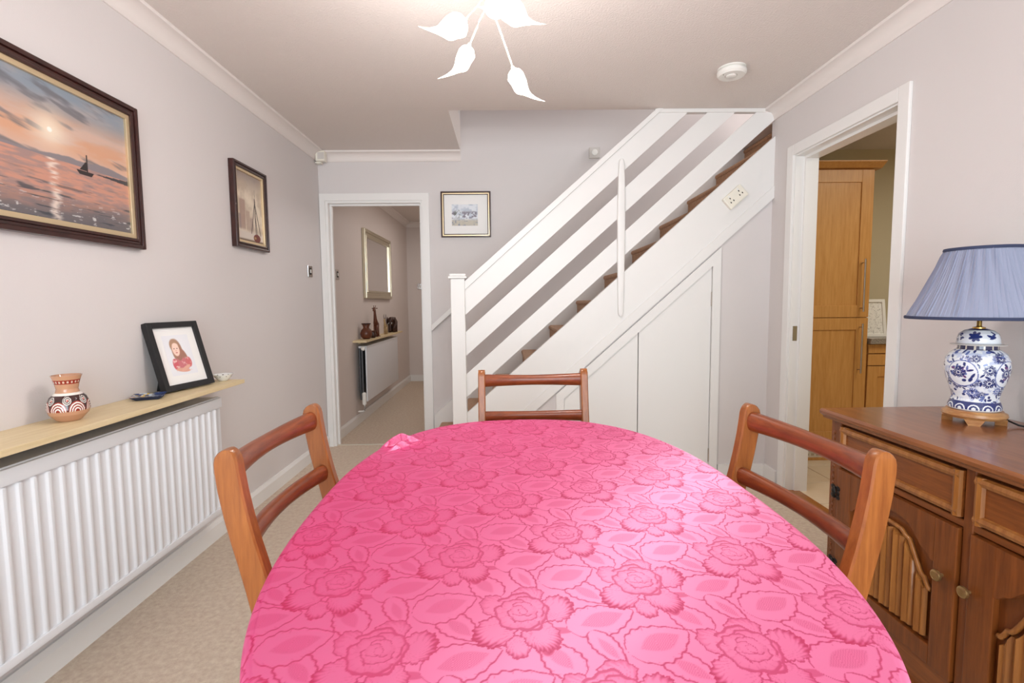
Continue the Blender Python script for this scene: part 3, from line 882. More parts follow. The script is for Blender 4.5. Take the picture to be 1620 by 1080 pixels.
# ---- bowl
bw = thing('bowl', 'small shallow white bowl at the end of the radiator shelf', 'bowl', (-1.372, 2.415, SZ))
bm = NB(); lathe(bm, [(0.018, 0), (0.022, 0.003), (0.036, 0.018), (0.043, 0.030), (0.045, 0.032), (0.042, 0.031), (0.033, 0.018), (0.018, 0.007), (0.004, 0.006)], 40, -1.372, 2.415, SZ)
part(bw, 'body', bm, 'porcelain', smooth='all')
bm = NB()
for k in range(9):
    t = 2 * math.pi * k / 9; ball(bm, (-1.372 + 0.036 * math.cos(t), 2.415 + 0.036 * math.sin(t), SZ + 0.0235), 0.004, 0.004, 0.003, 8, 5)
part(bw, 'painted_dots', bm, 'carved2', smooth='all')

# ================================================================== HALL OBJECTS
mr = thing('wall_mirror', 'champagne silver framed mirror on the hall wall over the shelf', 'mirror', (-1.478, 5.8, 1.25))
frame_parts(mr, 'y', -1.478, 1, 5.24, 6.42, 1.248, 1.975, 0.085, 0.036, 'silver')
part(mr, 'glass', bx(-1.477, -1.462, 5.32, 6.34, 1.328, 1.895), 'mirror')
HZ = 0.835
def hy(t, n, bm, m):
    return part(t, n, bm, m, smooth='all')
t = thing('carved_pot', 'round reddish carved pot on the hall shelf', 'pot', (-1.41, 5.06, HZ))
bm = NB(); lathe(bm, [(0.03, 0), (0.052, 0.02), (0.06, 0.055), (0.05, 0.09), (0.03, 0.11), (0.03, 0.125), (0.044, 0.155), (0.036, 0.15), (0.022, 0.11)], 24, -1.41, 5.06, HZ); hy(t, 'body', bm, 'carved')
bm = NB(); lathe(bm, [(0.0445, 0.148), (0.049, 0.152), (0.0455, 0.158)], 24, -1.41, 5.06, HZ, cap=False); hy(t, 'rim', bm, 'carved2')
t = thing('carved_pot', 'tiny dark carved pot beside the wooden giraffe', 'pot', (-1.385, 5.22, HZ))
bm = NB(); lathe(bm, [(0.02, 0), (0.034, 0.018), (0.036, 0.035), (0.022, 0.06), (0.024, 0.07), (0.016, 0.066)], 20, -1.385, 5.22, HZ); hy(t, 'body', bm, 'carved2')
bm = NB(); lathe(bm, [(0.024, 0.067), (0.027, 0.071), (0.024, 0.075)], 20, -1.385, 5.22, HZ, cap=False); hy(t, 'rim', bm, 'carved')
# giraffe
t = thing('giraffe_figurine', 'tall slim carved wooden giraffe standing on the hall shelf', 'figurine', (-1.40, 5.42, HZ))
bm = NB()
gx, gy = -1.40, 5.42
for dx, dy in ((-0.014, -0.03), (0.014, -0.03), (-0.014, 0.03), (0.014, 0.03)):
    tube(bm, [(gx + dx, gy + dy, HZ + 0.006), (gx + dx * 0.9, gy + dy, HZ + 0.06), (gx + dx * 0.7, gy + dy * 0.8, HZ + 0.125)], [0.0085, 0.0095, 0.014], 8)
sweep(bm, [(gx, gy + 0.052, HZ + 0.125), (gx, gy + 0.03, HZ + 0.13), (gx, gy - 0.02, HZ + 0.145), (gx, gy - 0.038, HZ + 0.19), (gx, gy - 0.046, HZ + 0.25), (gx, gy - 0.052, HZ + 0.285), (gx, gy - 0.060, HZ + 0.30)],
      [(0.012, 0.014), (0.024, 0.028), (0.026, 0.034), (0.018, 0.02), (0.013, 0.014), (0.012, 0.013), (0.01, 0.01)], (1, 0, 0), (0, 0.6, 0.8), 12)
hy(t, 'body', bm, 'carved')
bm = NB(); sweep(bm, [(gx, gy - 0.045, HZ + 0.30), (gx, gy - 0.066, HZ + 0.302), (gx, gy - 0.095, HZ + 0.288), (gx, gy - 0.105, HZ + 0.282)], [(0.008, 0.010), (0.016, 0.016), (0.010, 0.010), (0.006, 0.006)], (1, 0, 0), (0, 0.2, 1), 10)
for s in (-1, 1):
    tube(bm, [(gx + s * 0.008, gy - 0.05, HZ + 0.308), (gx + s * 0.009, gy - 0.048, HZ + 0.330)], 0.003, 6); ball(bm, (gx + s * 0.009, gy - 0.048, HZ + 0.332), 0.0045, 0.0045, 0.0045, 8, 6)
    ball(bm, (gx + s * 0.022, gy - 0.046, HZ + 0.306), 0.011, 0.004, 0.005, 8, 6)
hy(t, 'head', bm, 'carved')
part(t, 'base', bx(gx - 0.032, gx + 0.032, gy - 0.06, gy + 0.055, HZ, HZ + 0.007, r=0.002), 'carved')
# small antelope figure
t = thing('antelope_figurine', 'small pale carved antelope between the giraffe and the elephant', 'figurine', (-1.395, 5.82, HZ))
bm = NB(); gx, gy = -1.395, 5.82
for dx, dy in ((-0.011, -0.025), (0.011, -0.025), (-0.011, 0.025), (0.011, 0.025)):
    tube(bm, [(gx + dx, gy + dy, HZ), (gx + dx, gy + dy * 0.95, HZ + 0.05), (gx + dx * 0.7, gy + dy * 0.85, HZ + 0.085)], [0.005, 0.006, 0.011], 8)
sweep(bm, [(gx, gy + 0.045, HZ + 0.09), (gx, gy + 0.02, HZ + 0.092), (gx, gy - 0.02, HZ + 0.10), (gx, gy - 0.036, HZ + 0.13), (gx, gy - 0.046, HZ + 0.165)], [(0.01, 0.012), (0.019, 0.021), (0.019, 0.023), (0.012, 0.013), (0.009, 0.009)], (1, 0, 0), (0, 0.5, 0.85), 10)
hy(t, 'body', bm, 'figure')
bm = NB(); sweep(bm, [(gx, gy - 0.036, HZ + 0.172), (gx, gy - 0.05, HZ + 0.172), (gx, gy - 0.078, HZ + 0.158)], [(0.006, 0.007), (0.011, 0.011), (0.006, 0.006)], (1, 0, 0), (0, 0.2, 1), 10); hy(t, 'head', bm, 'figure')
for s in (-1, 1):
    bm = NB(); tube(bm, [(gx + s * 0.006, gy - 0.042, HZ + 0.178), (gx + s * 0.012, gy - 0.03, HZ + 0.205), (gx + s * 0.010, gy - 0.022, HZ + 0.235)], [0.004, 0.003, 0.0015], 6); hy(t, 'horn', bm, 'carved2')
# elephant
t = thing('elephant_figurine', 'dark carved wooden elephant on the far end of the hall shelf', 'figurine', (-1.405, 6.22, HZ))
bm = NB(); gx, gy = -1.405, 6.24
for dx in (-0.026, 0.026):
    for dy in (-0.05, 0.055):
        tube(bm, [(gx + dx, gy + dy, HZ), (gx + dx, gy + dy, HZ + 0.06), (gx + dx * 0.8, gy + dy * 0.9, HZ + 0.10)], [0.018, 0.019, 0.026], 10)
sweep(bm, [(gx, gy + 0.098, HZ + 0.10), (gx, gy + 0.075, HZ + 0.118), (gx, gy, HZ + 0.128), (gx, gy - 0.06, HZ + 0.128), (gx, gy - 0.085, HZ + 0.135)], [(0.015, 0.02), (0.045, 0.05), (0.055, 0.062), (0.048, 0.05), (0.025, 0.03)], (1, 0, 0), (0, 0, 1), 14)
hy(t, 'body', bm, 'carved2')
bm = NB(); ball(bm, (gx, gy - 0.105, HZ + 0.150), 0.036, 0.036, 0.042, 14, 10)
tube(bm, [(gx, gy - 0.128, HZ + 0.145), (gx, gy - 0.150, HZ + 0.11), (gx, gy - 0.153, HZ + 0.06), (gx, gy - 0.160, HZ + 0.03), (gx, gy - 0.172, HZ + 0.022)], [0.018, 0.015, 0.011, 0.009, 0.007], 10)
hy(t, 'head', bm, 'carved2')
for s in (-1, 1):
    bm = NB(); ball(bm, (gx + s * 0.048, gy - 0.085, HZ + 0.148), 0.010, 0.032, 0.042, 12, 8); hy(t, 'ear', bm, 'carved2')
    bm = NB(); tube(bm, [(gx + s * 0.016, gy - 0.13, HZ + 0.125), (gx + s * 0.02, gy - 0.158, HZ + 0.108)], [0.005, 0.002], 6); hy(t, 'tusk', bm, 'porcelain')

# ================================================================== BACK WALL OBJECTS
def lake(u, v):
    n = fbm(u * 7, v * 7, 41); m = fbm(u * 14, v * 14, 47)
    col = mixc(np.array([226, 230, 236.]), np.array([190, 198, 210.]), sstep(0.4, 0.7, n))
    col = mixc(col, np.array([134, 128, 140.]), sstep(0.5, 0.6, m) * sstep(0.72, 0.6, v) * sstep(0.3, 0.4, v))
    col = mixc(col, np.array([96, 100, 92.]), sstep(0.18, 0.08, np.hypot((u - 0.22), (v - 0.55) * 0.7)) * sstep(0.35, 0.6, m) * 0.8)
    col = mixc(col, np.array([190, 180, 160.]), sstep(0.36, 0.2, v) * 0.8); col = mixc(col, np.array([120, 130, 150.]), sstep(0.56, 0.64, m) * sstep(0.34, 0.2, v) * 0.7)
    return col


p = thing('framed_print', 'small framed landscape print in dark and gilt frame between doorway and stairs', 'print', (-0.311, YB, 1.72))
frame_parts(p, 'x', YB, -1, -0.513, -0.109, 1.722, 2.088, 0.011, 0.020, 'mahog', 0.010)
frame_parts(p, 'x', YB, -1, -0.492, -0.130, 1.743, 2.067, 0.006, 0.017, 'mahog', 0.0, name='inner_frame')
part(p, 'mount', bx(-0.49, -0.132, YB - 0.010, YB - 0.003, 1.745, 2.065), 'mount')
part(p, 'picture', picture_mesh('x', YB - 0.0106, -0.425, -0.215, 1.815, 1.985, lake, 90, 75), 'print_')

t = thing('thermostat', 'small square white wall sensor above the staircase handrail', 'sensor', (0.733, YB, 2.385))
part(t, 'body', bx(0.690, 0.776, YB - 0.024, YB, 2.342, 2.428, r=0.004), 'grey_pl')
bm = NB(); lathe(bm, [(0.024, 0.0), (0.024, 0.007), (0.020, 0.009)], 24); bmesh.ops.rotate(bm, verts=bm.verts, cent=(0, 0, 0), matrix=Matrix.Rotation(math.radians(90), 3, 'X'))
bmesh.ops.translate(bm, verts=bm.verts, vec=(0.733, YB - 0.024, 2.385)); part(t, 'dial', bm, 'white', smooth=True)
t = thing('motion_sensor', 'small cream alarm motion sensor in the corner under the ceiling cornice', 'sensor', (XL + 0.05, YB - 0.06, 2.27))
part(t, 'bracket', bx(XL + 0.005, XL + 0.05, YB - 0.07, YB - 0.02, 2.302, 2.312), 'cream_pl')
bd = part(t, 'body', bx(XL + 0.018, XL + 0.090, YB - 0.098, YB - 0.045, 2.312, 2.392, r=0.005), 'cream_pl')
part(bd, 'lens', bx(XL + 0.036, XL + 0.086, YB - 0.1015, YB - 0.097, 2.325, 2.378, r=0.002), 'grey_pl')

# smoke alarm
t = thing('smoke_alarm', 'round white smoke alarm on the ceiling near the stairs', 'smoke alarm', (1.20, 2.696, H))
bm = NB(); lathe(bm, [(0.070, 0.0), (0.070, -0.006), (0.060, -0.010), (0.060, -0.014), (0.073, -0.018), (0.073, -0.030), (0.064, -0.040), (0.0, -0.043)][:-1], 40, 1.20, 2.696, H); part(t, 'body', bm, 'white', smooth=True)
bm = NB(); lathe(bm, [(0.026, -0.0385), (0.026, -0.045), (0.022, -0.047)], 32, 1.195, 2.69, H); part(t, 'test_button', bm, 'white', smooth=True)
bm = NB(); lathe(bm, [(0.031, -0.0395), (0.031, -0.0408)], 32, 1.195, 2.69, H); part(t, 'button_ring', bm, 'grey_pl')
bm = NB(); ball(bm, (1.150, 2.68, H - 0.0395), 0.003, 0.003, 0.002, 8, 6); part(t, 'indicator', bm, 'dark')

# ================================================================== CEILING LIGHT
CX, CYL = -0.035, 1.78
ch = thing('ceiling_light', 'lit spray ceiling light with tulip-shaped glass shades on thin curved stems', 'ceiling light', (CX, CYL, H))
bm = NB(); lathe(bm, [(0.055, 0.0), (0.055, -0.012), (0.040, -0.024), (0.018, -0.032), (0.012, -0.05)], 32, CX, CYL, H); part(ch, 'ceiling_plate', bm, 'stem', smooth=True)


def flower(base, tip_dir, curl, size, slim=1.0):
    """glass flower: base point, axis direction, direction to which the long petal leans"""
    ax = Vector(tip_dir).normalized(); cu = Vector(curl); cu = (cu - ax * cu.dot(ax)).normalized(); sd = ax.cross(cu)
    prof = [(0.0, 0.10), (0.03, 0.20), (0.10, 0.30), (0.22, 0.365), (0.38, 0.385), (0.52, 0.36), (0.64, 0.325), (0.72, 0.31)]
    n = 28; bm = NB(); rings = []
    for j, (h, r) in enumerate(prof + [(0.82, 0.30), (0.92, 0.29), (1.0, 0.28)]):
        ring = []
        for i in range(n):
            a = 2 * math.pi * i / n
            long_ = (0.5 + 0.5 * math.cos(a)) ** 2.2
            lim = 0.66 + 0.62 * long_ + 0.05 * math.cos(3 * a)
            hh = h * lim if h > 0.3 else h * (0.3 + 0.7 * 1) * 1.0
            hh = min(hh, lim)
            k = max(0.0, hh - 0.62) / 0.6
            rr = slim * r * (1 - 0.55 * k * (0.4 + 0.6 * long_))
            out = 0.42 * k ** 1.8 * long_
            sqz = 1 - 0.62 * k
            p = Vector(base) + ax * hh * size + cu * (rr * math.cos(a) + out) * size + sd * rr * math.sin(a) * sqz * size
            ring.append(bm.verts.new(p))
        rings.append(ring)
    for a, b in zip(rings, rings[1:]):
        for i in range(n):
            bm.faces.new((a[i], a[(i + 1) % n], b[(i + 1) % n], b[i]))
    bm.faces.new(rings[0][::-1])
    bmesh.ops.recalc_face_normals(bm, faces=bm.faces)
    return bm


FL = [  # stem end, direction, long petal side
    ((-0.128, 1.75, 2.131), (-0.62, -0.25, -0.55), (-0.5, 0, 0.45), [(-0.05, 1.775, 2.24)], 0.105),
    ((-0.110, 1.70, 2.022), (-0.30, -0.15, -0.95), (-0.6, 0, 0.1), [(-0.055, 1.76, 2.19), (-0.075, 1.73, 2.12)], 0.100),
    ((0.036, 1.70, 1.950), (0.32, -0.10, -0.95), (0.7, 0, 0.1), [(-0.030, 1.76, 2.18), (-0.004, 1.73, 2.08)], 0.100),
    ((-0.020, 1.80, 2.215), (0.02, -0.65, -0.60), (-0.3, -0.5, -0.3), [(-0.03, 1.79, 2.27)], 0.105),
    ((0.018, 1.80, 2.212), (0.38, -0.35, -0.75), (0.7, 0, 0.1), [(-0.015, 1.79, 2.27)], 0.110),
]
for base, dr_, cu, mid, size in FL:
    bm = NB(); p0 = Vector((CX, CYL, H - 0.04)); pts = [p0] + [Vector(m) for m in mid] + [Vector(base)]
    # smooth the stem
    fine = []
    for i in range(len(pts) - 1):
        a, b = pts[i], pts[i + 1]; c0 = pts[max(i - 1, 0)]; c1 = pts[min(i + 2, len(pts) - 1)]
        for t_ in (0, 0.25, 0.5, 0.75):
            fine.append(0.5 * ((2 * a) + (b - c0) * t_ + (2 * c0 - 5 * a + 4 * b - c1) * t_ ** 2 + (3 * a - c0 - 3 * b + c1) * t_ ** 3))
    fine.append(pts[-1])
    tube(bm, fine, 0.0026, 8); part(ch, 'stem', bm, 'stem', smooth='all')
    ax = Vector(dr_).normalized()
    bm = NB(); tube(bm, [Vector(base) - ax * 0.012, Vector(base) + ax * 0.012], [0.006, 0.008], 10); part(ch, 'lamp_holder', bm, 'stem', smooth=True)
    part(ch, 'glass_shade', flower(base, dr_, cu, size, 0.74 if base[2] < 2.05 else 1.0), 'glow', smooth='all')
    l = bpy.data.lights.new('bulb', 'POINT'); l.energy = 7.0; l.color = (1.0, 0.98, 0.96); l.shadow_soft_size = 0.03
    lo_ = bpy.data.objects.new('bulb', l); C.objects.link(lo_); lo_.parent = ch
    lo_.location = Vector(base) + ax * 0.155 - Vector(ch.location)

# ================================================================== KITCHEN
def shaker(parent, x0, x1, z0, z1, y, handle=None, st=0.085):
    d = part(parent, 'door', bx(x0, x1, y + 0.008, y + 0.022, z0, z1), 'oak')
    bm = NB()
    for a in ((x0, x0 + st, z0, z1), (x1 - st, x1, z0, z1), (x0 + st, x1 - st, z0, z0 + st), (x0 + st, x1 - st, z1 - st, z1)):
        box(bm, a[0], a[1], y, y + 0.010, a[2], a[3], r=0.0015, seg=1)
    bmesh.ops.translate(bm, verts=bm.verts, vec=(0, 0, 0))
    part(d, 'door_frame', bm, 'oak')
    if handle:
        hx, ha, hb = handle
        bm = NB(); tube(bm, [(hx, y - 0.032, ha), (hx, y - 0.032, hb)], 0.006, 10)
        for z in (ha + 0.025, hb - 0.025):
            tube(bm, [(hx, y - 0.032, z), (hx, y + 0.001, z)], 0.004, 8)
        part(d, 'bar_handle', bm, 'steel', smooth=True)
    return d


KF = 3.53
ld = thing('larder_cabinet', 'tall light wood larder cabinet with two panelled doors in the kitchen', 'cabinet', (2.29, KF + 0.3, 0))
part(ld, 'body', bx(1.98, 2.60, KF + 0.022, YB - 0.012, 0.14, 2.105), 'oak')
part(ld, 'plinth', bx(1.98, 2.60, KF + 0.06, YB - 0.012, 0.004, 0.14), 'white')
bm = NB()
for i in range(14):
    for j in range(3):
        box(bm, 2.03 + i * 0.038, 2.052 + i * 0.038, KF + 0.057, KF + 0.0605, 0.035 + j * 0.033, 0.052 + j * 0.033)
part(ld, 'vent_grille', bm, 'steel')
part(ld, 'base_strip', bx(1.98, 2.60, KF + 0.045, KF + 0.06, 0.004, 0.022), 'oak')
shaker(ld, 1.984, 2.596, 0.145, 1.055, KF, (2.535, 0.66, 1.015))
shaker(ld, 1.984, 2.596, 1.060, 2.090, KF, (2.535, 1.10, 1.47))
bm = NB(); prism(bm, [(KF + 0.02, 2.098), (KF - 0.004, 2.103), (KF - 0.05, 2.135), (KF - 0.05, 2.142), (YB - 0.012, 2.142), (YB - 0.012, 2.098)], 'x', 1.98, 2.645); part(ld, 'cornice', bm, 'oak')
bu = thing('base_cabinet', 'light wood kitchen base unit with two drawers below the worktop', 'cabinet', (2.9, KF + 0.3, 0))
part(bu, 'body', bx(2.605, 3.25, KF + 0.022, YB - 0.012, 0.14, 0.868), 'oak')
part(bu, 'plinth', bx(2.605, 3.25, KF + 0.06, YB - 0.012, 0.004, 0.14), 'oak')
part(bu, 'drawer', bx(2.609, 3.245, KF, KF + 0.022, 0.800, 0.864, r=0.002), 'oak')
part(bu, 'drawer', bx(2.609, 3.245, KF, KF + 0.022, 0.712, 0.792, r=0.002), 'oak')
shaker(bu, 2.609, 2.925, 0.145, 0.705, KF, None, 0.075); shaker(bu, 2.929, 3.245, 0.145, 0.705, KF, None, 0.075)
tag(mk('worktop', bx(2.602, 3.27, KF - 0.03, YB - 0.012, 0.868, 0.908, r=0.004), 'granite'), 'speckled grey worktop on the light wood kitchen base unit', 'worktop')


def scribble(u, v):
    col = np.zeros(u.shape + (3,)) + np.array([240, 238, 232.])
    n = fbm(u * 9, v * 10, 61); m = fbm(u * 15 + 3, v * 12, 66)
    return mixc(col, np.array([110, 104, 100.]), sstep(0.02, 0.0, np.abs(n - 0.5)) * 0.6 + sstep(0.025, 0.0, np.abs(m - 0.5)) * 0.4)


kp = thing('kitchen_picture', 'white framed picture of grey line drawing leaning on the kitchen worktop', 'picture', (2.722, 3.66, 0.908))
kp.rotation_euler = (math.radians(-8), 0, 0)
bm = NB()
for a in ((-0.11, -0.088, 0, 0.28), (0.088, 0.11, 0, 0.28), (-0.088, 0.088, 0, 0.022), (-0.088, 0.088, 0.258, 0.28)):
    box(bm, a[0], a[1], -0.01, 0.012, a[2], a[3], r=0.002)
part(kp, 'frame', bm, 'white', world=False)
part(kp, 'print', picture_mesh('x', -0.001, -0.088, 0.088, 0.022, 0.258, scribble, 60, 80), 'print_', world=False)
part(kp, 'backing', bx(-0.1, 0.1, 0.002, 0.01, 0.01, 0.27), 'white', world=False)

# ================================================================== DINING TABLE, CLOTH, CHAIRS
TX, TYC, TA, TB, TZ = 0.068, 1.066, 0.466, 0.726, 0.752
TN, TROT = 2.5, 0.033                                             # rounded-oval outline, turned slightly


def oval(n, grow=0.0):
    out = []
    ct, st_ = math.cos(TROT), math.sin(TROT)
    for i in range(n):
        t = 2 * math.pi * i / n
        c, s = math.cos(t), math.sin(t)
        u = TA * math.copysign(abs(c) ** (2 / TN), c); v = TB * math.copysign(abs(s) ** (2 / TN), s)
        nx = math.copysign(abs(u / TA) ** (TN - 1), u) / TA; ny = math.copysign(abs(v / TB) ** (TN - 1), v) / TB
        l = math.hypot(nx, ny); u += grow * nx / l; v += grow * ny / l
        out.append((TX + u * ct - v * st_, TYC + u * st_ + v * ct))
    return out


tb = thing('dining_table', 'oval dining table hidden under the pink rose cloth', 'table', (TX, TYC, 0))
bm = NB(); prism(bm, oval(96), 'z', TZ - 0.022, TZ); part(tb, 'tabletop', bm, 'teak_h')
bm = NB()
for a in ((TX - 0.33, TX + 0.33, 0.55, 0.57), (TX - 0.33, TX + 0.33, 1.54, 1.56), (TX - 0.35, TX - 0.33, 0.55, 1.56), (TX + 0.33, TX + 0.35, 0.55, 1.56)):
    box(bm, *a, TZ - 0.09, TZ - 0.022)
part(tb, 'apron', bm, 'teak_h')
for sx0 in (-1, 1):
    for yy in (0.58, 1.53):
        bm = NB(); sweep(bm, [(TX + sx0 * 0.325, yy, 0), (TX + sx0 * 0.325, yy, TZ - 0.022)], [(0.016, 0.016), (0.026, 0.026)], (1, 0, 0), (0, 1, 0), 12, 4)
        part(tb, 'leg', bm, 'teak_v', smooth=True)

# --- rose damask pattern
E1, E2, O0 = np.array([0.181, 0.0745]), np.array([-0.098, 0.157]), np.array([0.199, 0.719])
LEAVES = [  # tip, base, half width
    ((-0.121, -0.098), (-0.026, -0.060), 0.033),
    ((-0.092, -0.102), (-0.060, -0.168), 0.0165),
    ((-0.052, -0.146), (0.034, -0.106), 0.034),
    ((0.066, -0.108), (0.022, -0.044), 0.024),
    ((-0.112, 0.012), (-0.056, -0.044), 0.022),
]


PETALS = [  # x, y, rx, ry, turn, ruffles, depth of tone
    (0.010, 0.056, 0.024, 0.020, 0.2, 7, 0.45), (-0.038, 0.030, 0.020, 0.027, 0.3, 7, 0.35),
    (0.049, 0.022, 0.025, 0.031, -0.3, 11, 0.80), (-0.036, -0.026, 0.028, 0.033, -0.5, 11, 0.85),
    (-0.006, -0.056, 0.016, 0.022, 0.0, 7, 0.75), (0.024, -0.034, 0.025, 0.034, 0.35, 11, 0.80),
]
CORE = [(0.000, 0.016, 0.037, 0.044, 0.2), (-0.004, 0.010, 0.033, 0.035, 0.5), (0.006, 0.020, 0.027, 0.032, -0.3), (-0.006, 0.020, 0.022, 0.026, 0.6),
        (0.002, 0.012, 0.021, 0.019, 0.1), (0.004, 0.022, 0.015, 0.018, 0.9), (-0.004, 0.018, 0.011, 0.012, 0.0), (0.002, 0.016, 0.006, 0.008, 0.4)]


def cloth_t(X, Y):
    inv = np.linalg.inv(np.array([E1, E2]).T)
    dx, dy = X - O0[0], Y - O0[1]
    a = inv[0, 0] * dx + inv[0, 1] * dy; b = inv[1, 0] * dx + inv[1, 1] * dy
    ia, ib = np.round(a), np.round(b)
    t = np.full(X.shape, 0.03); rose_t = np.zeros(X.shape); rose_m = np.zeros(X.shape)
    for da in (-1, 0, 1):
        for db in (-1, 0, 1):
            u = dx - (ia + da) * E1[0] - (ib + db) * E2[0]; v = dy - (ia + da) * E1[1] - (ib + db) * E2[1]
            for (x0, y0), (x1, y1), wd in LEAVES:
                L = math.hypot(x1 - x0, y1 - y0); cx, sx0 = (x1 - x0) / L, (y1 - y0) / L
                s = ((u - x0) * cx + (v - y0) * sx0) / L; r = -(u - x0) * sx0 + (v - y0) * cx
                inside = (s > -0.05) & (s < 1.05) & (np.abs(r) < wd * 1.3)
                if not inside.any():
                    continue
                sc = np.clip(s, 0.0, 1.0)
                prof = wd * np.sin(np.pi * sc ** 0.72) ** 0.75 * (1 + 0.05 * np.sin(sc * 40 + np.sign(r) * 1.2))
                e = prof - np.abs(r)
                line = sstep(0.0021, 0.0009, np.abs(e)) * ((s > 0) & (s < 1))
                body = (e > 0) & (s > 0) & (s < 1)
                hat = sstep(0.0, 0.004, wd * 0.52 * np.sin(np.pi * np.clip((s - 0.16) / 0.7, 0, 1)) - np.abs(r))
                dots = 0.16 + 0.28 * (np.sin(u * 2200) * np.sin(v * 1500) > 0)
                vein = sstep(0.0009, 0.0003, np.abs(np.abs(r) - prof * (0.80 + 0.5 * ((s * 9) % 1)))) * (e > 0) * (s < 0.95)
                tt = np.where(body, np.maximum(hat * dots, 0.0), t)
                tt = np.maximum(tt, np.maximum(line * 0.85, vein * 0.45 * body))
                t = np.where(inside & (body | (line > 0.01)), tt, t)
            # bud and stem
            bd = np.hypot((u - 0.030) / 0.010, (v + 0.058) / 0.016); t = np.maximum(t, sstep(1.1, 0.8, bd) * 0.75)
            bd = np.hypot((u - 0.048) / 0.020, (v + 0.026) / 0.007); t = np.maximum(t, sstep(1.1, 0.8, bd) * 0.6)
            # rose: overlapping ruffled petals, back to front
            near = np.hypot(u, v) < 0.10
            un, vn = u[near], v[near]
            rt = rose_t[near]; rm_ = rose_m[near]
            for px, py, rx, ry, rot, nr, D in PETALS:
                x, y = un - px, vn - py
                po = math.atan2(py - 0.012, px)
                X = x * math.cos(rot) + y * math.sin(rot); Y = -x * math.sin(rot) + y * math.cos(rot)
                fi = np.arctan2(Y / ry, X / rx)
                e = np.hypot(X / rx, Y / ry) / (1 + 0.055 * np.cos(nr * fi) + 0.03 * np.cos(2.3 * nr * fi + 1))
                fw_ = np.arctan2(y, x) - po
                outer = e * (0.35 + 0.65 * np.cos(fw_ * 0.5) ** 2)
                rad = np.arctan2(vn + 0.012, un - 0.01)
                stk = np.sin(rad * 62 + 3 * np.sin(e * 6))
                pt = 0.10 + D * sstep(0.42, 0.92, outer + 0.10 * stk)
                pt = np.maximum(pt, 0.42 * sstep(0.75, 0.98, stk) * sstep(0.2, 0.5, e))
                pt = np.maximum(pt, sstep(0.86, 0.93, e) * 0.82)
                ins = e < 1
                rt = np.where(ins, pt, rt); rm_ = np.where(ins, 1.0, rm_)
            for j, (px, py, rx, ry, rot) in enumerate(CORE):      # nested heart petals
                x, y = un - px, vn - py
                X = x * math.cos(rot) + y * math.sin(rot); Y = -x * math.sin(rot) + y * math.cos(rot)
                fi = np.arctan2(Y / ry, X / rx)
                e = np.hypot(X / rx, Y / ry) / (1 + 0.06 * np.cos(5 * fi + j) + 0.03 * np.cos(11 * fi))
                pt = 0.10 + 0.22 * sstep(0.5, 1.0, e) * (0.5 + 0.5 * np.cos(fi + j * 1.7))
                pt = np.maximum(pt, 0.75 * sstep(0.84, 0.92, e) * (np.cos(fi + j * 2.1) > -0.75))
                pt = np.maximum(pt, 0.40 * sstep(0.80, 0.98, np.sin(fi * 17 + j)) * sstep(0.5, 0.8, e))
                ins = e < 1
                rt = np.where(ins, pt, rt); rm_ = np.where(ins, 1.0, rm_)
            rose_t[near] = rt; rose_m[near] = rm_
    return t * (1 - rose_m) + rose_t * rose_m


CZ = 0.7605                                                      # cloth surface height
xs = np.linspace(-0.46, 0.60, 690)
ys = np.r_[np.arange(0.28, 0.50, 0.008), np.arange(0.50, 0.90, 0.0013), np.arange(0.90, 1.30, 0.0017), np.arange(1.30, 1.85, 0.0028)]
XX, YY = np.meshgrid(xs, ys)
ax_, by_ = TA + 0.004, TB + 0.004
ct_, st2 = math.cos(TROT), math.sin(TROT)
lu = (XX - TX) * ct_ + (YY - TYC) * st2; lv = -(XX - TX) * st2 + (YY - TYC) * ct_
g = (np.abs(lu / ax_) ** TN + np.abs(lv / by_) ** TN) ** (1 / TN) + 1e-9
gu = g ** (1 - TN) * np.abs(lu / ax_) ** (TN - 1) * np.sign(lu) / ax_
gv = g ** (1 - TN) * np.abs(lv / by_) ** (TN - 1) * np.sign(lv) / by_
gl = np.hypot(gu, gv) + 1e-9
dist = (g - 1) / gl
nx_, ny_ = (gu * ct_ - gv * st2) / gl, (gu * st2 + gv * ct_) / gl
RR = 0.012
dd = np.clip(dist, 0, None); ang = np.minimum(dd / RR, math.pi / 2)
PX = XX - nx_ * dd + nx_ * RR * np.sin(ang); PY = YY - ny_ * dd + ny_ * RR * np.sin(ang)
PZ = CZ - RR * (1 - np.cos(ang)) - np.clip(dd - RR * math.pi / 2, 0, None)
PZ += (0.0012 * fbm(XX * 6, YY * 6, 77) + 0.0006 * fbm(XX * 30, YY * 30, 78)) * (dist < 0)
# ruck of loose cloth on the far edge toward the hall
for cx0, cy0, hgt, sa, sb, rot in ((-0.338, 1.500, 0.024, 0.011, 0.040, 0.75), (-0.318, 1.470, 0.013, 0.009, 0.060, 1.15), (-0.312, 1.520, 0.012, 0.010, 0.045, 0.25), (-0.285, 1.490, 0.006, 0.010, 0.060, 0.6)):
    a = (XX - cx0) * math.cos(rot) + (YY - cy0) * math.sin(rot); b = -(XX - cx0) * math.sin(rot) + (YY - cy0) * math.cos(rot)
    PZ += hgt * np.exp(-(b / sa) ** 2 - (a / sb) ** 2)
tt = cloth_t(XX, YY)
BASE, DARK = lin3([236, 52, 130]), lin3([182, 12, 74])
colr = BASE * (1 - tt[..., None]) + DARK * tt[..., None]
keep = dist < 0.03
P = np.stack([PX, PY, PZ], -1)
nv, nu = P.shape[:2]
idx = np.arange(nv * nu).reshape(nv, nu)
q = np.stack([idx[:-1, :-1], idx[:-1, 1:], idx[1:, 1:], idx[1:, :-1]], -1).reshape(-1, 4)
kk = keep.reshape(-1); q = q[kk[q].all(1)]
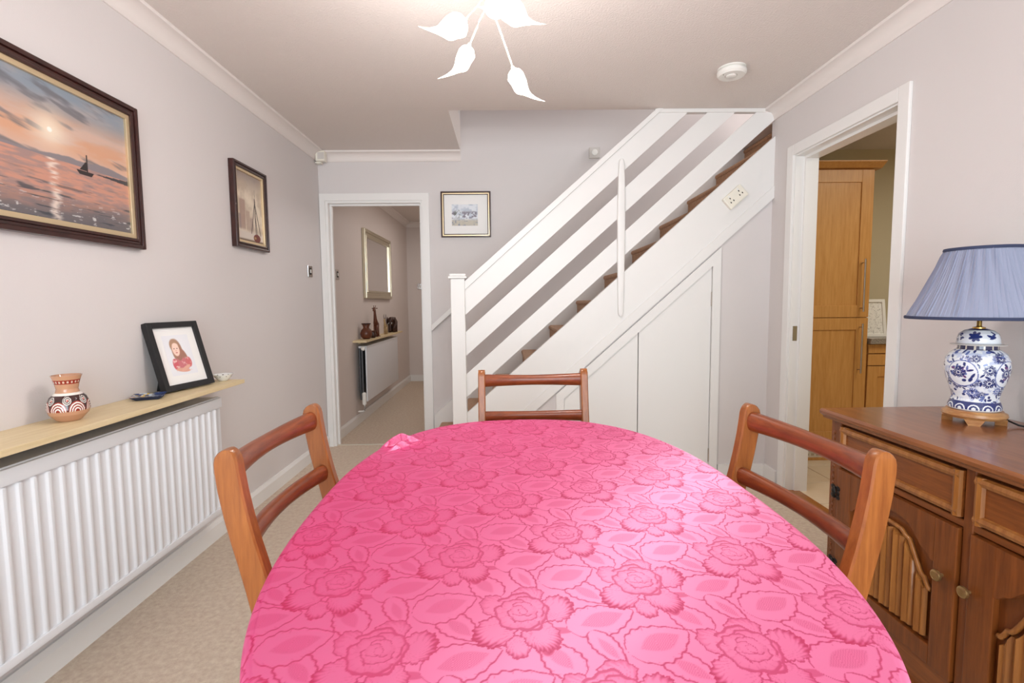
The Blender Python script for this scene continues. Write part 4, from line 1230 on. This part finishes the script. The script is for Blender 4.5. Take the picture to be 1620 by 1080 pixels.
used = np.zeros(nv * nu, bool); used[q.ravel()] = True
rm = np.cumsum(used) - 1; q = rm[q]; Pq = P.reshape(-1, 3)[used]; cq = colr.reshape(-1, 3)[used]
NS, NR = 480, 24                                                  # hanging drape
pts_, cols_ = [], []
o_in = np.array(oval(NS, 0.004 + RR))
cent = np.array(oval(NS, 0.0)); nrm = (o_in - cent); nrm /= np.linalg.norm(nrm, axis=1)[:, None]
th = np.arange(NS) * 2 * math.pi / NS
for r_ in range(NR):
    f_ = r_ / (NR - 1)
    wave = 0.5 + 0.5 * np.sin(th * 22 + 1.5 * np.sin(th * 3))
    off = -0.0005 + f_ ** 1.3 * 0.022 * wave
    pp = o_in + nrm * off[:, None]
    pts_.append(np.c_[pp, np.full(NS, CZ - 0.010 - 0.19 * f_)])
    t3 = cloth_t(pp[:, 0] + nrm[:, 0] * 0.2 * f_, pp[:, 1] + nrm[:, 1] * 0.2 * f_)
    cols_.append(BASE * (1 - t3[:, None]) + DARK * t3[:, None])
pts_, cols_ = np.array(pts_), np.array(cols_)
i2 = np.arange(NR * NS).reshape(NR, NS) + len(Pq)
q2 = np.stack([i2[:-1], np.roll(i2[:-1], -1, 1), np.roll(i2[1:], -1, 1), i2[1:]], -1).reshape(-1, 4)
me = quads_mesh('tablecloth', np.r_[Pq, pts_.reshape(-1, 3)], np.r_[q, q2], np.r_[cq, cols_.reshape(-1, 3)])
tc = mk('tablecloth', me, 'cloth', smooth='all')
tag(tc, 'pink damask tablecloth woven with roses and leaves over the oval table', 'tablecloth')


# --- chairs: local +y is the way the sitter faces, origin on the floor below the back posts
def make_chair():
    t = thing('dining_chair', 'x', 'chair')
    ZP = [0.0, 0.20, 0.42, 0.50, 0.56, 0.63, 0.68, 0.73, 0.78, 0.83, 0.87, 0.887, 0.898, 0.906, 0.911, 0.913]
    YP = [-0.045, -0.012, 0.018, 0.014, 0.003, -0.012, -0.024, -0.037, -0.048, -0.057, -0.062, -0.063, -0.063, -0.062, -0.061, -0.060]
    DP = [0.016, 0.020, 0.027, 0.027, 0.0265, 0.026, 0.0255, 0.025, 0.0248, 0.0245, 0.024, 0.0232, 0.0205, 0.0160, 0.0100, 0.004]
    for s in (-1, 1):
        bm = NB()
        plank(bm, [(s * 0.2115, y, z) for y, z in zip(YP, ZP)], [(0.0145 if z < 0.9 else 0.0135, d) for d, z in zip(DP, ZP)], (1, 0, 0), (0, 1, 0))
        part(t, 'back_post', bm, 'teak_v', smooth=True, world=False)
    yat = lambda z: float(np.interp(z, ZP, YP))
    for z, ra in ((0.868, 0.0265), (0.722, 0.0235)):
        xs_ = np.linspace(-0.205, 0.205, 13); y0 = yat(z)
        pts = [(x, y0 - 0.030 * (1 - (x / 0.205) ** 2), z - 0.004 * (1 - (x / 0.205) ** 2)) for x in xs_]
        sec = [(ra * (0.80 + 0.20 * abs(x / 0.205) ** 1.5), ra * 0.66) for x in xs_]
        bm = NB(); sweep(bm, pts, sec, (0, 0, 1), (0, 1, 0), 14, 2.3); part(t, 'back_rail', bm, 'teak_h', smooth=True, world=False)
    for s in (-1, 1):
        bm = NB(); sweep(bm, [(s * 0.205, 0.415, 0.0), (s * 0.205, 0.40, 0.44)], [(0.013, 0.013), (0.019, 0.019)], (1, 0, 0), (0, 1, 0), 12, 3.5)
        part(t, 'leg', bm, 'teak_v', smooth=True, world=False)
        part(t, 'side_rail', bx(s * 0.205 - 0.010, s * 0.205 + 0.010, 0.03, 0.39, 0.375, 0.43, r=0.003), 'teak_h', world=False)
        bm = NB(); tube(bm, [(s * 0.205, 0.0, 0.2), (s * 0.205, 0.405, 0.2)], 0.009, 8); part(t, 'stretcher', bm, 'teak_h', smooth=True, world=False)
    for y in (0.02, 0.40):
        part(t, 'cross_rail', bx(-0.195, 0.195, y - 0.01, y + 0.01, 0.375, 0.43, r=0.003), 'teak_h', world=False)
    part(t, 'seat', bx(-0.215, 0.215, 0.035, 0.425, 0.431, 0.476, r=0.016, seg=4), 'seat', smooth=True, world=False)
    return t


c0 = make_chair()
c0.location = (-0.476, 1.163, 0); c0.rotation_euler = (0, 0, math.radians(-90))
c0['label'] = 'brown wooden ladder-back dining chair by the white ribbed radiator'
c1 = copy_tree(c0); c1.location = (0.607, 1.092, 0); c1.rotation_euler = (0, 0, math.radians(94.5))
c1['label'] = 'brown wooden ladder-back dining chair in front of the carved sideboard'
c2 = copy_tree(c0); c2.location = (0.113, 1.985, 0); c2.rotation_euler = (0, 0, math.radians(181.5))
c2['label'] = 'brown wooden ladder-back dining chair at the table end facing away from the stairs'
for c_ in (c0, c1, c2):
    c_['group'] = 'wooden dining chairs around the table'

# ================================================================== SIDEBOARD
SX0, SX1, SY0, SY1, SZT = 1.185, 1.645, 0.255, 1.775, 0.79
sb = thing('sideboard', 'dark wooden sideboard with moulded drawers and carved linenfold doors', 'sideboard', ((SX0 + SX1) / 2, 1.0, 0))
bm = NB()
prism(bm, [(SX0 - 0.020, SZT), (SX0 - 0.028, SZT - 0.008), (SX0 - 0.026, SZT - 0.018), (SX0 - 0.014, SZT - 0.026), (SX0 - 0.012, SZT - 0.034), (SX1 + 0.01, SZT - 0.034), (SX1 + 0.01, SZT)], 'y', SY0 - 0.025, SY1 + 0.025)
part(sb, 'top', bm, 'sb_t')
part(sb, 'end_panel', bx(SX0 + 0.012, SX1, SY1 - 0.02, SY1, 0.0, SZT - 0.034), 'sb_v')
part(sb, 'end_panel', bx(SX0 + 0.012, SX1, SY0, SY0 + 0.02, 0.0, SZT - 0.034), 'sb_v')
part(sb, 'back_panel', bx(SX1 - 0.01, SX1, SY0, SY1, 0.05, SZT - 0.034), 'sb_v')
part(sb, 'carcass', bx(SX0 + 0.02, SX1 - 0.01, SY0 + 0.02, SY1 - 0.02, 0.09, SZT - 0.04), 'sb_v')
bays = [(1.243, 1.722), (0.744, 1.215), (0.285, 0.716)]
for y0, y1 in ((1.722, SY1), (1.215, 1.243), (0.716, 0.744), (SY0, 0.285)):
    part(sb, 'stile', bx(SX0 + 0.004, SX0 + 0.03, y0, y1, 0.06, SZT - 0.034, r=0.002, seg=1), 'sb_v')
for z0, z1 in ((0.748, SZT - 0.034), (0.592, 0.612), (0.06, 0.155)):
    part(sb, 'rail', bx(SX0 + 0.006, SX0 + 0.03, SY0, SY1, z0, z1, r=0.002, seg=1), 'sb_h')
bm = NB()
for k in range(26):
    z = 0.19 + k * 0.0208
    ball(bm, (SX0 + 0.004, 1.756, z), 0.004, 0.006, 0.009, 8, 6)
part(sb, 'carved_strip', bm, 'sb_v', smooth='all')
part(sb, 'plinth_moulding', bx(SX0 - 0.012, SX1, SY0 - 0.01, SY1 + 0.012, 0.0, 0.062, r=0.006), 'sb_h')


def knob(parent, y, z, m='knobm'):
    prof = [(0.0045, 0.0), (0.0045, 0.010), (0.008, 0.013), (0.0145, 0.016), (0.0155, 0.020), (0.0145, 0.024), (0.010, 0.0265), (0.0095, 0.026)]
    bm = NB(); lathe(bm, prof, 24)
    bmesh.ops.rotate(bm, verts=bm.verts, cent=(0, 0, 0), matrix=Matrix.Rotation(math.radians(-90), 3, 'Y'))
    bmesh.ops.translate(bm, verts=bm.verts, vec=(SX0 - 0.004, y, z))
    part(parent, 'knob', bm, m, smooth=True, label='turned antique brass knob')


def arch(t, y0, y1, zlo, zhi):
    """shaped (ogee) curve across a door: t 0..1"""
    s = abs(2 * t - 1)
    key = [(0.0, 1.0), (0.30, 0.97), (0.42, 0.86), (0.50, 0.84), (0.62, 0.56), (0.78, 0.22), (0.86, 0.20), (0.93, 0.0), (1.0, 0.0)]
    return zlo + (zhi - zlo) * float(np.interp(s, [k[0] for k in key], [k[1] for k in key]))


for bi, (y0, y1) in enumerate(bays):
    # drawer: moulded border round a sunk panel
    d = part(sb, 'drawer', bx(SX0 + 0.002, SX0 + 0.02, y0 + 0.004, y1 - 0.004, 0.618, 0.742), 'sb_h')
    bm = NB(); wd = 0.026
    for a in ((y0 + 0.004, y0 + 0.004 + wd, 0.618, 0.742), (y1 - 0.004 - wd, y1 - 0.004, 0.618, 0.742)):
        prism(bm, [(a[0], SX0 + 0.004), (a[1], SX0 + 0.004), (a[1] - 0.004, SX0 - 0.006), ((a[0] + a[1]) / 2, SX0 - 0.010), (a[0] + 0.004, SX0 - 0.006)], 'z', a[2], a[3])
        for v in bm.verts:
            pass
    # (prism with axis z takes (x,y); swap the coordinates afterwards)
    for v in bm.verts:
        v.co = Vector((v.co.y, v.co.x, v.co.z))
    for z0, z1 in ((0.618, 0.618 + wd), (0.742 - wd, 0.742)):
        prism(bm, [(SX0 + 0.004, z0), (SX0 + 0.004, z1), (SX0 - 0.006, z1 - 0.004), (SX0 - 0.010, (z0 + z1) / 2), (SX0 - 0.006, z0 + 0.004)], 'y', y0 + 0.008, y1 - 0.008)
    bmesh.ops.recalc_face_normals(bm, faces=bm.faces)
    part(d, 'drawer_moulding', bm, 'sb_l')
    # door
    zb, zt_ = 0.160, 0.588
    a0, a1 = y0 + 0.004, y1 - 0.004
    dr = part(sb, 'door', bx(SX0 + 0.012, SX0 + 0.0205, a0, a1, zb, zt_), 'sb_v')
    stl = 0.068
    bm = NB()
    box(bm, SX0 - 0.006, SX0 + 0.013, a0, a0 + stl, zb, zt_, r=0.003); box(bm, SX0 - 0.006, SX0 + 0.013, a1 - stl, a1, zb, zt_, r=0.003)
    box(bm, SX0 - 0.006, SX0 + 0.013, a0 + stl, a1 - stl, zb, zb + 0.055, r=0.003)
    n = 40; poly = [(a1 - stl, zt_), (a0 + stl, zt_)]
    for k in range(n + 1):
        t_ = k / n; poly.append((a0 + stl + (a1 - a0 - 2 * stl) * t_, arch(t_, 0, 0, zt_ - 0.125, zt_ - 0.045)))
    prism(bm, poly, 'x', SX0 - 0.006, SX0 + 0.013)
    part(dr, 'door_frame', bm, 'sb_v')
    # linenfold carving
    bm = NB(); l0, l1 = a0 + stl + 0.022, a1 - stl - 0.022
    nf = 72
    base_z = zb + 0.068
    prev = None
    for k in range(nf + 1):
        t_ = k / nf; y = l0 + (l1 - l0) * t_
        ph2 = (t_ * 6.5) % 1
        h = 0.004 + 0.010 * abs(math.sin(math.pi * t_ * 6.5)) ** 0.7 + 0.003 * math.sin(4 * math.pi * t_ * 6.5)
        top = arch(t_, 0, 0, zt_ - 0.225, zt_ - 0.105) + 0.006 * math.cos(2 * math.pi * t_ * 6.5)
        x = SX0 + 0.010 - h * 1.15
        row = [bm.verts.new((SX0 + 0.0125, y, base_z)), bm.verts.new((x, y, base_z)), bm.verts.new((x, y, top)), bm.verts.new((SX0 + 0.0125, y, top + 0.004))]
        if prev:
            for i in range(3):
                bm.faces.new((prev[i], prev[i + 1], row[i + 1], row[i]))
        prev = row
    bmesh.ops.recalc_face_normals(bm, faces=bm.faces)
    part(dr, 'linenfold_panel', bm, 'sb_l', smooth=True)
    bm = NB(); pts = []
    for k in range(41):
        t_ = k / 40; pts.append((SX0 + 0.002, l0 - 0.012 + (l1 - l0 + 0.024) * t_, arch(t_, 0, 0, zt_ - 0.215, zt_ - 0.085)))
    tube(bm, pts, 0.0065, 8); part(dr, 'carved_edge', bm, 'sb_l', smooth='all')
    ky = {0: y0 + 0.040, 1: y1 - 0.012, 2: y1 - 0.030}[bi]
    knob(dr, ky, 0.440)
    if bi in (0, 2):
        yh = y1 if bi == 0 else y0
        for z in (0.500, 0.235):
            bm = NB()
            for s in (-1, 1):
                for dz in (-0.016, 0.0, 0.016):
                    ball(bm, (SX0 - 0.006, yh + 0.004 + s * 0.013, z + dz), 0.003, 0.010 if dz == 0 else 0.012, 0.009, 10, 6)
            tube(bm, [(SX0 - 0.010, yh + 0.004, z - 0.02), (SX0 - 0.010, yh + 0.004, z + 0.02)], 0.004, 8)
            part(dr, 'butterfly_hinge', bm, 'black_iron', smooth='all', label='black iron butterfly hinge')

# ================================================================== TABLE LAMP
LX, LY, LZ = 1.512, 1.568, SZT
lm = thing('table_lamp', 'blue and white porcelain jar lamp with pleated blue shade on the sideboard', 'lamp', (LX, LY, LZ))
bm = NB(); lathe(bm, [(0.060, 0.016), (0.076, 0.018), (0.082, 0.026), (0.080, 0.034), (0.072, 0.038), (0.070, 0.042)], 48, LX, LY, LZ)
bs = part(lm, 'wooden_base', bm, 'rosewood', smooth=True)
for k in range(4):
    t_ = math.radians(225 + 90 * k + 3)
    c_, s_ = math.cos(t_), math.sin(t_)
    bm = NB(); pr = [(-0.024, 0.018), (0.024, 0.018), (0.014, 0.0), (-0.014, 0.0)]
    vv = []
    for rr in (0.050, 0.078):
        vv.append([bm.verts.new((LX + c_ * rr - s_ * a, LY + s_ * rr + c_ * a, LZ + z)) for a, z in pr])
    bm.faces.new(vv[0][::-1]); bm.faces.new(vv[1])
    for i in range(4):
        bm.faces.new((vv[0][i], vv[0][(i + 1) % 4], vv[1][(i + 1) % 4], vv[1][i]))
    bmesh.ops.recalc_face_normals(bm, faces=bm.faces)
    part(bs, 'foot', bm, 'rosewood')


def chinacol(th, z, r):
    wh = np.array([232, 236, 242.]); bl = np.array([40, 52, 112.]); md = np.array([92, 108, 168.]); pu = np.array([104, 60, 120.])
    col = np.zeros(th.shape + (3,)) + wh
    a = th * 0.075
    def flower_(t0, z0, R0, n=9, cc=bl):
        nonlocal col
        du = ((th - t0 + math.pi) % (2 * math.pi) - math.pi) * np.maximum(r, 0.04); dz = z - z0
        d = np.hypot(du, dz); ph_ = np.arctan2(dz, du)
        pet = d < R0 * (0.62 + 0.38 * np.abs(np.cos(ph_ * n / 2)))
        col = np.where(pet[..., None], cc, col)
        col = np.where((pet & (np.abs(np.sin(ph_ * n)) < 0.25) & (d > R0 * 0.35))[..., None], wh, col)
        col = np.where((np.abs(d - R0 * 0.30) < R0 * 0.06)[..., None], wh, col)
    def leaf_(t0, z0, L, W, rot, cc=bl):
        nonlocal col
        du = ((th - t0 + math.pi) % (2 * math.pi) - math.pi) * np.maximum(r, 0.04); dz = z - z0
        X = du * math.cos(rot) + dz * math.sin(rot); Y = -du * math.sin(rot) + dz * math.cos(rot)
        col = np.where((((X / L) ** 2 + (Y / W) ** 2) < 1)[..., None], cc, col)
    # faint wash
    n = fbm(th * 6, z * 90, 5)
    col = mixc(col, np.array([178, 190, 222.]), sstep(0.52, 0.62, n) * ((z > 0.07) & (z < 0.24)) * 0.7)
    rg = np.random.RandomState(4)
    for k in range(34):
        t0 = rg.uniform(0, 2 * math.pi); z0 = rg.uniform(0.085, 0.225)
        flower_(t0, z0, rg.uniform(0.011, 0.018), rg.randint(7, 11), bl if k % 4 else md)
    for k in range(230):
        leaf_(rg.uniform(0, 2 * math.pi), rg.uniform(0.07, 0.235), rg.uniform(0.004, 0.009), rg.uniform(0.002, 0.0038), rg.uniform(0, 3.14), bl if k % 3 else md)
    for t0 in (math.radians(200), math.radians(20), math.radians(110), math.radians(290)):       # round medallions
        du = ((th - t0 + math.pi) % (2 * math.pi) - math.pi) * np.maximum(r, 0.05); d = np.hypot(du, z - 0.163)
        col = np.where((d < 0.040)[..., None], wh, col)
        for k in range(26):
            aa, rr = rg.uniform(0, 6.28), rg.uniform(0, 0.031)
            leaf_(t0 + rr * math.cos(aa) / 0.078, 0.163 + rr * math.sin(aa), rg.uniform(0.005, 0.011), rg.uniform(0.0028, 0.005), rg.uniform(0, 3.14), [bl, bl, md, pu][k % 4])
        flower_(t0 - 0.1, 0.165, 0.017, 8, bl)
        col = np.where((np.abs(d - 0.0405) < 0.0012)[..., None], md, col)
    # foot band with lappets
    foot = (z > 0.048) & (z < 0.072)
    q = (th / (2 * math.pi) * 12) % 1 - 0.5
    col = np.where(foot[..., None], bl, col)
    dl = np.hypot(q * 0.036, (z - 0.050)); col = np.where((foot & (np.abs(dl - 0.013) < 0.0018))[..., None], wh, col); col = np.where((foot & (dl < 0.006))[..., None], wh, col)
    col = np.where((z <= 0.048)[..., None], wh, col)
    neck = (z > 0.236) & (z < 0.249)
    col = np.where(neck[..., None], np.array([44, 46, 84.]), col)
    col = np.where((neck & (np.abs((th / (2 * math.pi) * 14) % 1 - 0.5) < 0.10))[..., None], np.array([214, 206, 190.]), col)
    return col


prof = [(0.060, 0.042), (0.066, 0.046), (0.067, 0.054), (0.062, 0.068), (0.058, 0.080), (0.060, 0.095), (0.066, 0.115), (0.074, 0.140), (0.0795, 0.165), (0.0805, 0.185), (0.078, 0.205), (0.070, 0.222), (0.058, 0.233), (0.050, 0.238), (0.0495, 0.250)]
part(lm, 'jar', lathe_col(prof, 360, chinacol, (LX, LY, LZ)), 'glaze', smooth='all')


def lidcol(th, z, r):
    wh = np.array([232, 236, 242.]); bl = np.array([40, 52, 112.])
    col = np.zeros(th.shape + (3,)) + wh
    rg = np.random.RandomState(9)
    for k in range(7):
        t0 = k * 2 * math.pi / 7 + 0.2
        du = ((th - t0 + math.pi) % (2 * math.pi) - math.pi) * np.maximum(r, 0.02); d = np.hypot(du, z - 0.278); ph_ = np.arctan2(z - 0.278, du)
        if k % 2 == 0:
            col = np.where((d < 0.017 * (0.6 + 0.4 * np.abs(np.cos(ph_ * 3.5))))[..., None], bl, col)
        else:
            for j in range(7):
                aa, rr = rg.uniform(0, 6.28), rg.uniform(0, 0.016)
                X = du - rr * math.cos(aa); Y = z - 0.278 - rr * math.sin(aa); ro = rg.uniform(0, 3.1)
                col = np.where(((((X * math.cos(ro) + Y * math.sin(ro)) / 0.007) ** 2 + ((Y * math.cos(ro) - X * math.sin(ro)) / 0.003) ** 2) < 1)[..., None], bl, col)
    col = np.where((z > 0.298)[..., None], bl, col)
    col = np.where((z < 0.256)[..., None], np.array([206, 202, 196.]), col)
    return col


lid = part(lm, 'lid', lathe_col([(0.048, 0.249), (0.068, 0.250), (0.069, 0.2525), (0.056, 0.255), (0.053, 0.259), (0.0525, 0.272), (0.048, 0.286), (0.036, 0.296), (0.018, 0.302), (0.0, 0.303)], 240, lidcol, (LX, LY, LZ)), 'glaze', smooth='all')
bm = NB(); lathe(bm, [(0.016, 0.300), (0.016, 0.306), (0.0075, 0.308), (0.0065, 0.312), (0.0065, 0.42), (0.010, 0.422), (0.010, 0.44)], 24, LX, LY, LZ); part(lm, 'brass_stem', bm, 'brass', smooth=True)
# pleated shade
SB, STP, RB, RT = 0.337, 0.552, 0.186, 0.094
NP, sub = 104, 6
n = NP * sub
rg = np.random.RandomState(2)
ptype = rg.uniform(0.35, 1.0, NP); bm = NB(); rings = []
rows = 14
for j in range(rows):
    f_ = j / (rows - 1); R0 = RB + (RT - RB) * f_ - 0.006 * math.sin(math.pi * f_)
    ring = []
    for i in range(n):
        a = 2 * math.pi * i / n; k = (i // sub) % NP; s_ = (i % sub) / sub
        amp = 0.0075 * ptype[k] * (0.55 + 0.45 * math.sin(f_ * 5 + k * 1.7)) * (1 if 0 < j < rows - 1 else 0.5)
        rr = R0 + amp * (s_ if s_ < 0.84 else (1 - s_) / 0.16 * 0.84)
        ring.append(bm.verts.new((LX + rr * math.cos(a), LY + rr * math.sin(a), LZ + SB + (STP - SB) * f_)))
    rings.append(ring)
for a, b in zip(rings, rings[1:]):
    for i in range(n):
        bm.faces.new((a[i], a[(i + 1) % n], b[(i + 1) % n], b[i]))
shd = part(lm, 'lamp_shade', bm, 'shade', label='pleated blue-grey fabric shade')
for R0, z in ((RB + 0.002, SB), (RT + 0.002, STP)):
    bm = NB(); lathe(bm, [(R0 - 0.004, z - 0.004), (R0 + 0.002, z - 0.0045), (R0 + 0.0035, z), (R0 + 0.002, z + 0.005), (R0 - 0.003, z + 0.005), (R0 - 0.004, z - 0.004)], 96, LX, LY, LZ, cap=False)
    part(shd, 'braid_trim', bm, 'navy', smooth=True)
bm = NB()
for k in range(3):
    t_ = 2 * math.pi * k / 3; tube(bm, [(LX, LY, LZ + 0.43), (LX + (RT - 0.002) * math.cos(t_), LY + (RT - 0.002) * math.sin(t_), LZ + STP - 0.003)], 0.0018, 6)
part(shd, 'shade_carrier', bm, 'brass')
bm = NB(); tube(bm, [(LX + 0.05, LY - 0.05, LZ + 0.020), (LX + 0.068, LY - 0.078, LZ + 0.006), (LX + 0.09, LY - 0.13, LZ + 0.0035), (LX + 0.115, LY - 0.24, LZ + 0.0035), (LX + 0.128, LY - 0.40, LZ + 0.0035)], 0.0028, 8); part(lm, 'cable', bm, 'black', smooth='all')
